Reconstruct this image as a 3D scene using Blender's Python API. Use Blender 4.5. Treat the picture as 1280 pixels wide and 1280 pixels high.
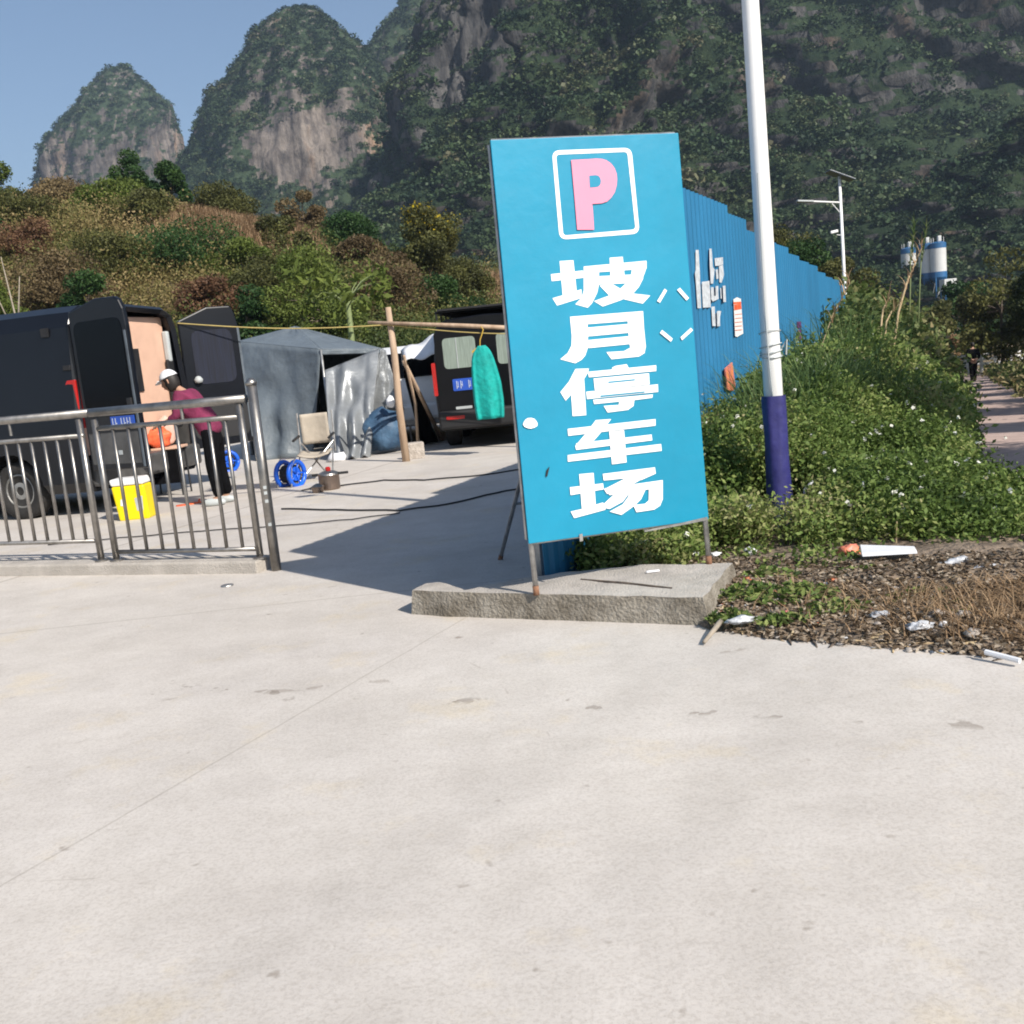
import bpy, bmesh, math, random
import numpy as np
from mathutils import Vector, Matrix, noise
for o in list(bpy.data.objects): bpy.data.objects.remove(o)
S = bpy.context.scene
COL = S.collection
rng = np.random.default_rng(7); random.seed(7)
R = math.radians
# ------------------------------------------------------------------ camera
FPX, CH = 1280.0, 1.4
roll = math.atan(.1); pitch = math.atan((640-440)*math.cos(roll)/FPX)
cf = np.array([0, math.cos(pitch), -math.sin(pitch)])
r0 = np.array([1., 0, 0]); u0 = np.cross(r0, cf)
cr = math.cos(roll)*r0-math.sin(roll)*u0; cu = math.sin(roll)*r0+math.cos(roll)*u0
CP = np.array([0, 0, CH])
cam = bpy.data.cameras.new('camera'); cam.sensor_width = 36; cam.lens = 36; cam.clip_end = 6000; cam.clip_start = .05
co = bpy.data.objects.new('camera', cam); COL.objects.link(co); S.camera = co
co.matrix_world = Matrix(((cr[0], cu[0], -cf[0], 0), (cr[1], cu[1], -cf[1], 0), (cr[2], cu[2], -cf[2], CH), (0, 0, 0, 1)))
# ------------------------------------------------------------------ light: sun to the right behind the camera, 38 degrees up
SUN_AZ, SUN_EL = 310.0, 38.0
sd = Vector((math.cos(R(SUN_AZ))*math.cos(R(SUN_EL)), math.sin(R(SUN_AZ))*math.cos(R(SUN_EL)), math.sin(R(SUN_EL))))
sl = bpy.data.lights.new('sun', 'SUN'); sl.energy = 4.3; sl.angle = R(.55); sl.color = (1, .93, .84)
so = bpy.data.objects.new('sun', sl); COL.objects.link(so); so.rotation_euler = sd.to_track_quat('Z', 'Y').to_euler()
w = bpy.data.worlds.new('World'); S.world = w; w.use_nodes = True
nt = w.node_tree; sky = nt.nodes.new('ShaderNodeTexSky'); sky.sky_type = 'NISHITA'; sky.sun_disc = False
sky.sun_elevation = R(SUN_EL); sky.sun_rotation = R(90-SUN_AZ); sky.altitude = 200; sky.air_density = 1.0; sky.dust_density = 1.2; sky.ozone_density = 1.6
bgn = nt.nodes['Background']; nt.links.new(sky.outputs[0], bgn.inputs[0]); bgn.inputs[1].default_value = .075
S.view_settings.view_transform = 'Standard'; S.view_settings.look = 'None'; S.view_settings.exposure = .76; S.view_settings.gamma = 1
S.cycles.max_bounces = 6; S.cycles.transparent_max_bounces = 6; S.cycles.filter_width = 1.9

def ray(x, y): return cf+cr*(x-640)/FPX-cu*(y-640)/FPX
def gp(x, y, z=0.0):
    v = ray(x, y); return CP+v*((z-CH)/v[2])
def at(x, y, d):
    v = ray(x, y); return CP+v*(d/v[1])
def onplane(x, y, p, n):
    v = ray(x, y); p = np.array(p, float); n = np.array(n, float)
    return CP+v*(((p-CP)@n)/(v@n))
# ------------------------------------------------------------------ helpers
def MW(o):
    m = o.matrix_basis.copy()
    while o.parent: o = o.parent; m = o.matrix_basis @ m
    return m
def mesh(name, v, f, mat, parent=None, smooth=False, tint=None, world=True, bevel=0, mats=None, fm=None):
    me = bpy.data.meshes.new(name); v = np.asarray(v, float).reshape(-1, 3)
    if parent is not None and world:
        mi = np.array(MW(parent).inverted()); v = v@mi[:3, :3].T+mi[:3, 3]
    if isinstance(f, np.ndarray):
        n, k = f.shape
        me.vertices.add(len(v)); me.vertices.foreach_set('co', v.astype(np.float32).ravel())
        me.loops.add(n*k); me.loops.foreach_set('vertex_index', f.astype(np.int32).ravel())
        me.polygons.add(n); me.polygons.foreach_set('loop_start', np.arange(0, n*k, k, dtype=np.int32))
        me.update(calc_edges=True)
    else:
        me.from_pydata([tuple(p) for p in v], [], f); me.update()
    for m in (mats or [mat]): me.materials.append(m)
    if fm is not None: me.polygons.foreach_set('material_index', np.asarray(fm, dtype=np.int32))
    if smooth: me.polygons.foreach_set('use_smooth', np.ones(len(me.polygons), dtype=bool))
    if tint is not None:
        a = me.attributes.new('tint', 'FLOAT', 'FACE'); a.data.foreach_set('value', np.asarray(tint, dtype=np.float32))
    o = bpy.data.objects.new(name, me); COL.objects.link(o)
    if parent is not None: o.parent = parent
    if bevel:
        b = o.modifiers.new('bevel', 'BEVEL'); b.width = bevel; b.segments = 2; b.limit_method = 'ANGLE'; b.angle_limit = R(40)
    return o
def tag(o, label=None, cat=None, group=None, kind=None):
    if label: o['label'] = label
    if cat: o['category'] = cat
    if group: o['group'] = group
    if kind: o['kind'] = kind
    return o
def thing(name, label, cat, loc=(0, 0, 0), rz=0, group=None):
    o = bpy.data.objects.new(name, None); COL.objects.link(o); o.empty_display_size = .2
    o.location = tuple(float(c) for c in loc); o.rotation_euler = (0, 0, rz)
    return tag(o, label, cat, group)
def kids(o): return [c for c in bpy.data.objects if c.parent == o]
def dup(root, loc, rz=0, label=None, scale=1.0):
    def cp(o, par):
        c = o.copy(); COL.objects.link(c); c.parent = par
        for k in kids(o): cp(k, c)
        return c
    r = cp(root, None); r.location = tuple(float(c) for c in loc); r.rotation_euler = (0, 0, rz); r.scale = (scale,)*3
    if label: r['label'] = label
    return r
class B:
    def __init__(s): s.v = []; s.f = []
    def add(s, v, f):
        n = len(s.v); s.v += [tuple(float(c) for c in p) for p in v]; s.f += [tuple(i+n for i in q) for q in f]; return s
    def box(s, c, d, rz=0, m=None):
        x, y, z = (d[0]/2, d[1]/2, d[2]/2); P = []
        for a in (-1, 1):
            for b in (-1, 1):
                for e in (-1, 1):
                    p = Vector((a*x, b*y, e*z)); p = Matrix.Rotation(rz, 3, 'Z') @ p
                    if m is not None: p = m @ p
                    P.append(p+Vector([float(k) for k in c]))
        return s.add(P, [(0, 1, 3, 2), (4, 6, 7, 5), (0, 4, 5, 1), (2, 3, 7, 6), (0, 2, 6, 4), (1, 5, 7, 3)])
    def tube(s, pts, r, n=8, cap=True):
        pts = [Vector([float(c) for c in p]) for p in pts]
        rs = r if isinstance(r, (list, tuple)) else [r]*len(pts)
        V = []; u = None
        for i, p in enumerate(pts):
            t = (pts[min(i+1, len(pts)-1)]-pts[max(i-1, 0)]).normalized()
            if u is None: u = t.cross(Vector((0, 0, 1)) if abs(t.z) < .9 else Vector((1, 0, 0))).normalized()
            else: u = (u-t*u.dot(t)).normalized()
            w2 = t.cross(u)
            V += [p+(u*math.cos(2*math.pi*k/n)+w2*math.sin(2*math.pi*k/n))*rs[i] for k in range(n)]
        F = [(i*n+k, i*n+(k+1) % n, (i+1)*n+(k+1) % n, (i+1)*n+k) for i in range(len(pts)-1) for k in range(n)]
        if cap: F += [tuple(range(n))[::-1], tuple((len(pts)-1)*n+k for k in range(n))]
        return s.add(V, F)
    def lathe(s, prof, c, n=20, m=None):   # prof: (radius, z)
        V = []
        for r_, z in prof:
            for k in range(n):
                p = Vector((r_*math.cos(2*math.pi*k/n), r_*math.sin(2*math.pi*k/n), z))
                if m is not None: p = m @ p
                V.append(p+Vector([float(q) for q in c]))
        F = [(i*n+k, i*n+(k+1) % n, (i+1)*n+(k+1) % n, (i+1)*n+k) for i in range(len(prof)-1) for k in range(n)]
        F += [tuple(range(n))[::-1], tuple((len(prof)-1)*n+k for k in range(n))]
        return s.add(V, F)
    def slab(s, pts, off):                # polygon (3D points) swept by vector off
        n = len(pts); off = np.array(off, float); P = [np.array(p, float) for p in pts]
        V = P+[p+off for p in P]
        F = [tuple(range(n))[::-1], tuple(range(n, 2*n))]+[(i, (i+1) % n, n+(i+1) % n, n+i) for i in range(n)]
        return s.add(V, F)
    def grid(s, fn, nu, nv):
        V = [fn(i/nu, j/nv) for j in range(nv+1) for i in range(nu+1)]
        F = [(j*(nu+1)+i, j*(nu+1)+i+1, (j+1)*(nu+1)+i+1, (j+1)*(nu+1)+i) for j in range(nv) for i in range(nu)]
        return s.add(V, F)
    def build(s, name, mat, parent=None, **k): return mesh(name, s.v, s.f, mat, parent, **k)
def bake(o):                               # freeze an object's modifiers into its mesh
    dg = bpy.context.evaluated_depsgraph_get(); dg.update()
    me = bpy.data.meshes.new_from_object(o.evaluated_get(dg)); o.modifiers.clear(); old = o.data; o.data = me; me.name = old.name
    return o
# ------------------------------------------------------------------ materials
def mat(name, col, rough=.6, metal=0, var=.12, scale=4, bump=0, bscale=40, col2=None, spec=.5, coat=0, stretch=(1, 1, 1)):
    m = bpy.data.materials.new(name); m.use_nodes = True; n = m.node_tree.nodes; l = m.node_tree.links; p = n['Principled BSDF']
    p.inputs['Roughness'].default_value = rough; p.inputs['Metallic'].default_value = metal
    p.inputs['Specular IOR Level'].default_value = spec; p.inputs['Coat Weight'].default_value = coat
    tc = n.new('ShaderNodeTexCoord'); mp = n.new('ShaderNodeMapping'); mp.inputs['Scale'].default_value = stretch; l.new(tc.outputs['Object'], mp.inputs[0])
    nz = n.new('ShaderNodeTexNoise'); nz.inputs['Scale'].default_value = scale; nz.inputs['Detail'].default_value = 6; nz.inputs['Roughness'].default_value = .65
    l.new(mp.outputs[0], nz.inputs['Vector'])
    cr_ = n.new('ShaderNodeValToRGB'); e = cr_.color_ramp.elements
    c2 = col2 if col2 else tuple(min(1, c*(1+var)) for c in col)
    c1 = tuple(c*(1-var) for c in col) if not col2 else col
    e[0].position = .35; e[0].color = (*c1, 1); e[1].position = .65; e[1].color = (*c2, 1)
    l.new(nz.outputs[0], cr_.inputs[0]); l.new(cr_.outputs[0], p.inputs['Base Color'])
    if bump:
        bz = n.new('ShaderNodeTexNoise'); bz.inputs['Scale'].default_value = bscale; bz.inputs['Detail'].default_value = 5; l.new(mp.outputs[0], bz.inputs['Vector'])
        bp = n.new('ShaderNodeBump'); bp.inputs['Strength'].default_value = min(1, bump); bp.inputs['Distance'].default_value = .01*max(1, bump)
        l.new(bz.outputs[0], bp.inputs['Height']); l.new(bp.outputs[0], p.inputs['Normal'])
    return m
def leafmat(name, cols, trans=.3, rough=.6):
    m = bpy.data.materials.new(name); m.use_nodes = True; n = m.node_tree.nodes; l = m.node_tree.links; p = n['Principled BSDF']
    a = n.new('ShaderNodeAttribute'); a.attribute_name = 'tint'
    cr_ = n.new('ShaderNodeValToRGB'); el = cr_.color_ramp.elements
    while len(el) < len(cols): el.new(.5)
    for i, c in enumerate(cols): el[i].position = i/(len(cols)-1); el[i].color = (*c, 1)
    l.new(a.outputs['Fac'], cr_.inputs[0]); l.new(cr_.outputs[0], p.inputs['Base Color'])
    p.inputs['Roughness'].default_value = rough; p.inputs['Specular IOR Level'].default_value = .25
    t = n.new('ShaderNodeBsdfTranslucent'); l.new(cr_.outputs[0], t.inputs[0]); mx = n.new('ShaderNodeMixShader'); mx.inputs[0].default_value = trans
    l.new(p.outputs[0], mx.inputs[1]); l.new(t.outputs[0], mx.inputs[2]); l.new(mx.outputs[0], n['Material Output'].inputs[0])
    return m
# leaves: quads at given centres
def quads(C, size, asp=.5, up=.0, seed=0):
    g = np.random.default_rng(seed); n = len(C)
    a = g.normal(size=(n, 3)); a[:, 2] += up; a /= np.linalg.norm(a, axis=1)[:, None]
    b = g.normal(size=(n, 3)); b -= a*np.sum(a*b, axis=1)[:, None]; b /= np.linalg.norm(b, axis=1)[:, None]
    c = np.cross(a, b); s = (np.ones(n)*size if np.isscalar(size) else size)*g.uniform(.6, 1.35, n)
    b = b*s[:, None]; c = c*(s*asp)[:, None]; k = a*(s*.18)[:, None]
    V = np.stack([C-b, C+c-k*.2+k, C+b, C-c+k], axis=1).reshape(-1, 3)
    F = np.arange(n*4).reshape(n, 4); return V, F
def leaf_obj(name, C, size, tint, m, parent=None, asp=.5, up=0, seed=0):
    V, F = quads(np.asarray(C), size, asp, up, seed); return mesh(name, V, F, m, parent, tint=np.clip(tint, 0, 1))
def blob(c, r, n, g, hollow=.35):          # points through an ellipsoid, thicker near its skin
    d = g.normal(size=(n, 3)); d /= np.linalg.norm(d, axis=1)[:, None]
    rad = g.uniform(hollow, 1, n)**.6; return np.array(c)+d*rad[:, None]*np.array(r)
def strip(px0, px1): pass
def skin(name, chains, m, parent, root=0, sub=1):
    """chains: list of lists of (x,y,z,r); points within 1 mm are joined, so limbs share their joints"""
    V = []; Rr = []; E = []
    def vid(p):
        for i, q in enumerate(V):
            if (Vector(q)-Vector(p[:3])).length < .001: return i
        V.append(tuple(p[:3])); Rr.append(p[3]); return len(V)-1
    for ch in chains:
        ids = [vid(p) for p in ch]; E += [(ids[i], ids[i+1]) for i in range(len(ids)-1)]
    me = bpy.data.meshes.new(name); me.from_pydata(V, E, []); me.materials.append(m)
    o = bpy.data.objects.new(name, me); COL.objects.link(o)
    sk = o.modifiers.new('skin', 'SKIN'); sk.use_smooth_shade = True
    if not me.skin_vertices: me.skin_vertices.new()
    for i, r_ in enumerate(Rr):
        a = (r_, r_) if not isinstance(r_, tuple) else r_
        me.skin_vertices[0].data[i].radius = a; me.skin_vertices[0].data[i].use_root = (i == root)
    sb = o.modifiers.new('sub', 'SUBSURF'); sb.levels = sb.render_levels = sub
    bake(o); o.data.materials.clear(); o.data.materials.append(m)
    o.parent = parent; return o

# frame of the fence and the footpath: s along, n to the right
FD = np.array([math.cos(R(65)), math.sin(R(65))]); FN = np.array([FD[1], -FD[0]]); FB = np.array([.14, 5.74])
def sn(s, n): return FB+FD*s+FN*n
def tosn(x, y): d = np.array([x, y])-FB; return d@FD, d@FN
def wz(s, n=0): return -.046*max(0, min(s-3, 120))
def pn(s): return 2.42-.016*max(0, s)          # left edge of the footpath
def sm(a, b, x): t = min(1, max(0, (x-a)/(b-a))); return t*t*(3-2*t)
RU = [-1.2, -.55, -.39, -.27, -.19, -.11, -.03, .12, .25, .32, .40]
RH = [11, 11.3, 10.9, 9.9, 8.5, 6.8, 5.0, 4.0, 3.4, 1.5, 0]
def hillz(x, y):
    if y < 20: return 0.0
    u = x/y; rz_ = float(np.interp(u, RU, RH)); t = sm(22, 58, y)
    und = noise.noise(Vector((x*.05, y*.05, 0)))*1.5*t
    return rz_*t*(1-.25*sm(70, 160, y))+und
def gz(x, y):
    s, n = tosn(x, y); low = wz(s)
    k = sm(-.6, -.1, n)
    return (1-k)*hillz(x, y)+k*low
# ================================================================== materials of the place
def concrete_mat():
    m = bpy.data.materials.new('concrete'); m.use_nodes = True; n = m.node_tree.nodes; l = m.node_tree.links; p = n['Principled BSDF']
    p.inputs['Roughness'].default_value = .85; p.inputs['Specular IOR Level'].default_value = .3
    tc = n.new('ShaderNodeTexCoord'); P = tc.outputs['Object']
    def nz(sc, det=5, ro=.6, st=None):
        t = n.new('ShaderNodeTexNoise'); t.inputs['Scale'].default_value = sc; t.inputs['Detail'].default_value = det; t.inputs['Roughness'].default_value = ro
        if st:
            mp = n.new('ShaderNodeMapping'); mp.inputs['Scale'].default_value = st; mp.inputs['Rotation'].default_value = (0, 0, .4); l.new(P, mp.inputs[0]); l.new(mp.outputs[0], t.inputs['Vector'])
        else: l.new(P, t.inputs['Vector'])
        return t.outputs[0]
    def ramp(v, a, ca, b, cb):
        r_ = n.new('ShaderNodeValToRGB'); e = r_.color_ramp.elements; e[0].position = a; e[0].color = (*ca, 1); e[1].position = b; e[1].color = (*cb, 1); l.new(v, r_.inputs[0]); return r_.outputs[0]
    def mul(a, b, f=1.0):
        x = n.new('ShaderNodeMix'); x.data_type = 'RGBA'; x.blend_type = 'MULTIPLY'; x.inputs[0].default_value = f; l.new(a, x.inputs[6]); l.new(b, x.inputs[7]); return x.outputs[2]
    c = ramp(nz(.8, 8, .7), .3, (.54, .502, .455), .70, (.65, .61, .56))
    c = mul(c, ramp(nz(3.5, 8, .75), .3, (.90, .895, .885), .62, (1, 1, 1)))
    c = mul(c, ramp(nz(1.3, 8, .8, (1, 2, 1)), .35, (.93, .925, .92), .58, (1, 1, 1)))
    c = mul(c, ramp(nz(.45, 7, .65), .38, (.93, .93, .94), .6, (1, 1, 1)))
    c = mul(c, ramp(nz(1.7, 6, .7), .56, (1, 1, 1), .68, (1.04, 1.0, .90)))
    c = mul(c, ramp(nz(260, 2, .5), .28, (.72, .70, .68), .38, (1, 1, 1)))
    c = mul(c, ramp(nz(90, 3, .6), .33, (.86, .85, .84), .55, (1, 1, 1)))
    c = mul(c, ramp(nz(11, 2, .5), .22, (.62, .59, .56), .30, (1, 1, 1)))
    sep = n.new('ShaderNodeSeparateXYZ'); l.new(P, sep.inputs[0])
    wob = nz(2.0, 4)
    def line(a, b, wd, dark, wobble=.02, gate=None):
        a = np.array(a[:2]); b = np.array(b[:2]); d = (b-a)/np.linalg.norm(b-a); q = np.array([-d[1], d[0]]); cc = -(a@q)
        def M(op, x, y):
            k = n.new('ShaderNodeMath'); k.operation = op
            for i, z in enumerate((x, y)):
                if z is None: continue
                if isinstance(z, (int, float)): k.inputs[i].default_value = z
                else: l.new(z, k.inputs[i])
            return k.outputs[0]
        v = M('ADD', M('ADD', M('MULTIPLY', sep.outputs[0], float(q[0])), M('MULTIPLY', sep.outputs[1], float(q[1]))), float(cc))
        v = M('ADD', v, M('MULTIPLY', M('SUBTRACT', wob, .5), wobble)); v = M('ABSOLUTE', v, None)
        v = M('DIVIDE', v, wd)
        if gate is not None: v = M('ADD', v, M('MULTIPLY', ramp(nz(gate, 3, .6), .50, (1, 1, 1), .60, (0, 0, 0)), 5.0))
        return ramp(v, .35, dark, 1.0, (1, 1, 1))
    c = mul(c, line(gp(0, 1110), gp(515, 812), .007, (.80, .79, .77)))
    c = mul(c, line(gp(200, 1280), gp(900, 800), .16, (.955, .955, .955), .3))
    c = mul(c, line(gp(640, 1280), gp(1060, 810), .16, (.955, .955, .955), .3))
    c = mul(c, line(gp(700, 935), gp(900, 1130), .006, (.84, .83, .82), .10, 3.0))
    c = mul(c, line(gp(860, 1010), gp(1280, 960), .005, (.86, .85, .84), .12, 3.0))
    c = mul(c, line(gp(0, 793), gp(480, 742), .012, (.80, .79, .77)))
    c = mul(c, line(gp(420, 600), gp(505, 574), .025, (.7, .68, .66), .06))
    c = mul(c, line(gp(640, 880), gp(1280, 910), .05, (.70, .68, .66), .06, 5.0))
    c = mul(c, line(gp(0, 895), gp(640, 838), .035, (.78, .76, .74), .08, 4.0))
    l.new(c, p.inputs['Base Color'])
    bp = n.new('ShaderNodeBump'); bp.inputs['Strength'].default_value = .2; bp.inputs['Distance'].default_value = .01; l.new(nz(45, 8, .7), bp.inputs['Height']); l.new(bp.outputs[0], p.inputs['Normal'])
    return m
M_CONC = concrete_mat()
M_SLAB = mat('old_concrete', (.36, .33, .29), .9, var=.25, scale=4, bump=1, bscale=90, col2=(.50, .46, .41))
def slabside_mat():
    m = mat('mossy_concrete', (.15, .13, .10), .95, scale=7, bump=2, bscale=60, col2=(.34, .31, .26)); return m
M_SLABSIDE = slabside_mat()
M_SOIL = mat('soil', (.11, .082, .058), .95, scale=8, bump=4, bscale=25, col2=(.27, .21, .155))
M_DIRT = mat('hill_earth', (.085, .07, .035), .95, scale=.5, bump=1, bscale=3, col2=(.17, .12, .065))
M_PATH = mat('brick_path', (.38, .28, .245), .9, scale=3, bump=1, bscale=30, col2=(.50, .38, .33))
M_STEEL = mat('stainless_steel', (.30, .285, .265), .38, .9, var=.25, scale=9)
M_STEEL2 = mat('worn_steel', (.42, .42, .41), .42, .8, var=.3, scale=10)
M_WHITE = mat('white_paint', (.80, .80, .79), .4, var=.03, scale=3)
M_WHITE2 = mat('white_lettering', (.86, .86, .86), .5, var=.02)
M_PINK = mat('pink_faded_red', (.74, .25, .36), .5, var=.03)
M_BOARD = mat('cyan_board', (.003, .238, .385), .42, var=.07, scale=1.6, bump=1, bscale=2.5)
M_FENCE = mat('blue_sheet', (.020, .15, .30), .45, var=.12, scale=1.2, stretch=(1, 1, .4))
M_NAVY = mat('navy_wrap', (.028, .028, .14), .45, var=.2, scale=8, bump=1.0, bscale=8)
M_RUST = mat('rust', (.16, .07, .035), .9, scale=20, col2=(.28, .15, .09))
M_VAN1 = mat('dark_van_paint', (.005, .006, .009), .30, var=.15, scale=2, coat=0, spec=.45)
M_VAN1L = mat('grey_van_paint', (.075, .074, .072), .4, var=.3, scale=5, bump=.2)
M_BLACKP = mat('black_van_paint', (.003, .003, .004), .35, var=.2, scale=2, coat=.1, spec=.25)
M_BLACK = mat('black_plastic', (.012, .012, .013), .6, var=.2)
M_GLASS = mat('dark_glass', (.002, .003, .005), .10, var=.1, spec=.18)
M_RUB = mat('tyre_rubber', (.018, .017, .016), .85, var=.3, scale=20)
M_RIM = mat('rim_metal', (.30, .30, .29), .5, .6, var=.2, scale=9)
M_CHAR = mat('door_pillar_grey', (.10, .12, .14), .7, var=.2, scale=4, spec=.2)
M_BEIGE = mat('beige_panel', (.62, .40, .29), .6, var=.08, scale=3)
M_RED = mat('red_lamp', (.40, .012, .010), .2, var=.1, coat=.4)
M_PLATE = mat('plate_blue', (.02, .08, .42), .4, var=.1)
M_GREYL = mat('light_grey', (.42, .45, .45), .5, var=.1)
M_CURT = mat('pale_curtain', (.22, .27, .23), .8, var=.2, scale=14, stretch=(6, 6, .3))
M_CURTN = mat('navy_curtain', (.005, .008, .020), .8, var=.6, scale=9, stretch=(8, 8, .2))
M_TARP = mat('silver_tarp', (.25, .265, .275), .40, .3, var=.15, scale=2, bump=2.5, bscale=6)
M_TENT = mat('slate_tent', (.125, .15, .17), .5, .0, var=.12, scale=1.5, bump=3, bscale=5)
M_WOOD = mat('raw_wood', (.34, .235, .155), .8, scale=10, col2=(.50, .37, .26), stretch=(1, 1, .2))
M_TEAL = mat('teal_cloth', (.0, .34, .30), .8, var=.18, scale=7, bump=2, bscale=12)
M_YEL = mat('yellow_plastic', (.80, .62, .0), .4, var=.04)
M_BLUE = mat('blue_plastic', (.01, .11, .62), .35, var=.15)
M_JEAN = mat('navy_tarp', (.02, .05, .10), .6, scale=5, col2=(.06, .13, .22), bump=2, bscale=8)
M_SKIN = mat('skin', (.42, .24, .16), .6, var=.08)
M_MAROON = mat('maroon_cloth', (.17, .018, .060), .85, var=.2, scale=9, bump=1.5, bscale=14)
M_BLK = mat('black_cloth', (.005, .005, .006), .95, var=.3, scale=9, bump=1, bscale=14, spec=.08)
M_HAIR = mat('dark_hair', (.012, .009, .007), .6)
M_ORANGE = mat('orange_red_plastic', (.75, .08, .03), .4, scale=14, col2=(.80, .20, .08))
M_ORG = mat('orange_sheet', (.75, .24, .06), .5, scale=10, col2=(.62, .20, .20))
M_BARK = mat('bark', (.07, .052, .04), .95, scale=8, col2=(.15, .12, .095), bump=3, bscale=18)
M_PALE = mat('pale_bark', (.28, .24, .19), .9, var=.3, scale=8)
M_FOAM = mat('white_foam', (.72, .73, .75), .6, var=.06)
M_BAG = mat('plastic_bag', (.50, .52, .55), .35, var=.25, scale=9, bump=3, bscale=12)
M_STRAW = mat('dry_stem', (.36, .26, .15), .9, scale=14, col2=(.50, .40, .24))
M_ROCKC = mat('pale_stone', (.33, .29, .25), .9, scale=12, col2=(.50, .45, .40), bump=2)
M_SILO = mat('silo_white', (.55, .56, .55), .5, var=.06, scale=.6)
M_SILOB = mat('silo_blue', (.02, .11, .26), .5, var=.1, scale=.6)
L_WEED = leafmat('weed_leaves', [(.035, .06, .016), (.08, .13, .028), (.14, .21, .05), (.25, .30, .09), (.32, .29, .15)])
L_WEED2 = leafmat('tall_weed_leaves', [(.035, .06, .02), (.07, .11, .03), (.13, .17, .05), (.24, .23, .10), (.30,.25,.13)])
L_GRASS = leafmat('tall_grass_blades', [(.04, .08, .03), (.09, .15, .05), (.16, .24, .08), (.30, .30, .14)])
L_FLOW = leafmat('white_flower_petals', [(.55, .56, .48), (.75, .75, .68)], .1)
L_DKG = leafmat('dark_green_leaves', [(.018, .045, .014), (.035, .08, .022), (.065, .12, .03)])
L_OLIVE = leafmat('olive_leaves', [(.045, .05, .018), (.085, .09, .028), (.14, .14, .04)])
L_BRN = leafmat('brown_leaves', [(.085, .06, .032), (.15, .11, .055), (.24, .18, .09)])
L_RED = leafmat('reddish_leaves', [(.09, .05, .028), (.16, .085, .048), (.22, .14, .07)])
L_LG = leafmat('light_green_leaves', [(.06, .085, .02), (.11, .15, .03), (.18, .22, .05)])
L_YEL = leafmat('yellow_flowers', [(.32, .24, .01), (.50, .38, .02)])
L_DRY = leafmat('dry_grass', [(.20, .13, .07), (.32, .21, .12), (.42, .30, .18)], .2)
L_HILL = leafmat('hillside_leaves', [(.04, .065, .018), (.085, .11, .03), (.15, .15, .045), (.23, .18, .075), (.34, .25, .12)])
L_FOR = leafmat('forest_leaves', [(.016, .034, .018), (.030, .056, .026), (.052, .085, .034), (.085, .11, .048), (.13, .125, .07)], .15)
L_TREE = leafmat('path_tree_leaves', [(.016, .026, .010), (.03, .045, .015), (.055, .07, .022)], .2)

# ================================================================== ground
def ground():
    ys = np.concatenate([np.arange(-30, 0, 3.), np.arange(0, 30, .5), np.arange(30, 120, 1.5), np.geomspace(120, 3000, 30)])
    xs = np.concatenate([-np.geomspace(120, 3000, 24)[::-1], np.arange(-118, -30, 3.), np.arange(-30, 40, .6), np.arange(40, 120, 3.), np.geomspace(120, 3000, 24)])
    V = [(x, y, gz(x, y)-.03) for y in ys for x in xs]; nx = len(xs)
    F = np.array([(j*nx+i, j*nx+i+1, (j+1)*nx+i+1, (j+1)*nx+i) for j in range(len(ys)-1) for i in range(nx-1)])
    tag(mesh('ground', V, F, M_DIRT, smooth=True), kind='structure')
ground()
# concrete yard: everything left of the hoarding and in front of the soil strip
edge = [gp(905, 790)[:2], gp(960, 800)[:2], gp(1050, 806)[:2], gp(1150, 815)[:2], gp(1280, 826)[:2], (3.2, 3.35), (5.5, 2.8), (9, 2), (30, -2)]
conc = [(-60, -12), (30, -12)]+[tuple(e) for e in edge[::-1]]+[(1.02, 5.2), tuple(sn(0, -.0)), tuple(sn(20, -.02)), (4.5, 24.5), (-60, 24.5)]
from mathutils.geometry import tessellate_polygon
cv = [Vector((float(x), float(y), 0)) for x, y in conc]; tr = [tuple(int(i) for i in t_) for t_ in tessellate_polygon([cv])]
0 and print('YARD', [tuple(round(c, 2) for c in v[:2]) for v in cv], tr)
tr = [t_ if (cv[t_[1]]-cv[t_[0]]).cross(cv[t_[2]]-cv[t_[0]]).z > 0 else t_[::-1] for t_ in tr]
me = bpy.data.meshes.new('concrete_yard'); me.from_pydata([(v.x, v.y, .004) for v in cv], [], tr); me.materials.append(M_CONC); o = bpy.data.objects.new('concrete_yard', me); COL.objects.link(o); tag(o, kind='structure')
# footpath going down beside the weeds
def path():
    ss = np.arange(2.5, 130, 1.0); V = []
    for s in ss:
        n0, n1 = pn(s), pn(s)+1.5
        for n_ in (n0, n1):
            x, y = sn(s, n_); V.append((x, y, wz(s)+.012))
    F = [(2*i, 2*i+1, 2*i+3, 2*i+2) for i in range(len(ss)-1)]
    mesh('footpath', V, F, M_PATH)['kind'] = 'structure'
    b = B()
    for i in range(len(ss)-1):
        for n_ in (-.06, 1.56):
            a = sn(ss[i], pn(ss[i])+n_); c = sn(ss[i+1], pn(ss[i+1])+n_); za = wz(ss[i]); zc = wz(ss[i+1])
            w_ = FN*.05
            b.add([(a[0]-w_[0], a[1]-w_[1], za-.02), (a[0]+w_[0], a[1]+w_[1], za-.02), (c[0]+w_[0], c[1]+w_[1], zc-.02), (c[0]-w_[0], c[1]-w_[1], zc-.02),
                   (a[0]-w_[0], a[1]-w_[1], za+.05), (a[0]+w_[0], a[1]+w_[1], za+.05), (c[0]+w_[0], c[1]+w_[1], zc+.05), (c[0]-w_[0], c[1]-w_[1], zc+.05)],
                  [(4, 5, 6, 7), (0, 1, 5, 4), (3, 7, 6, 2), (0, 4, 7, 3), (1, 2, 6, 5)])
    b.build('path_kerb', M_SLAB)['kind'] = 'structure'
path()

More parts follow.
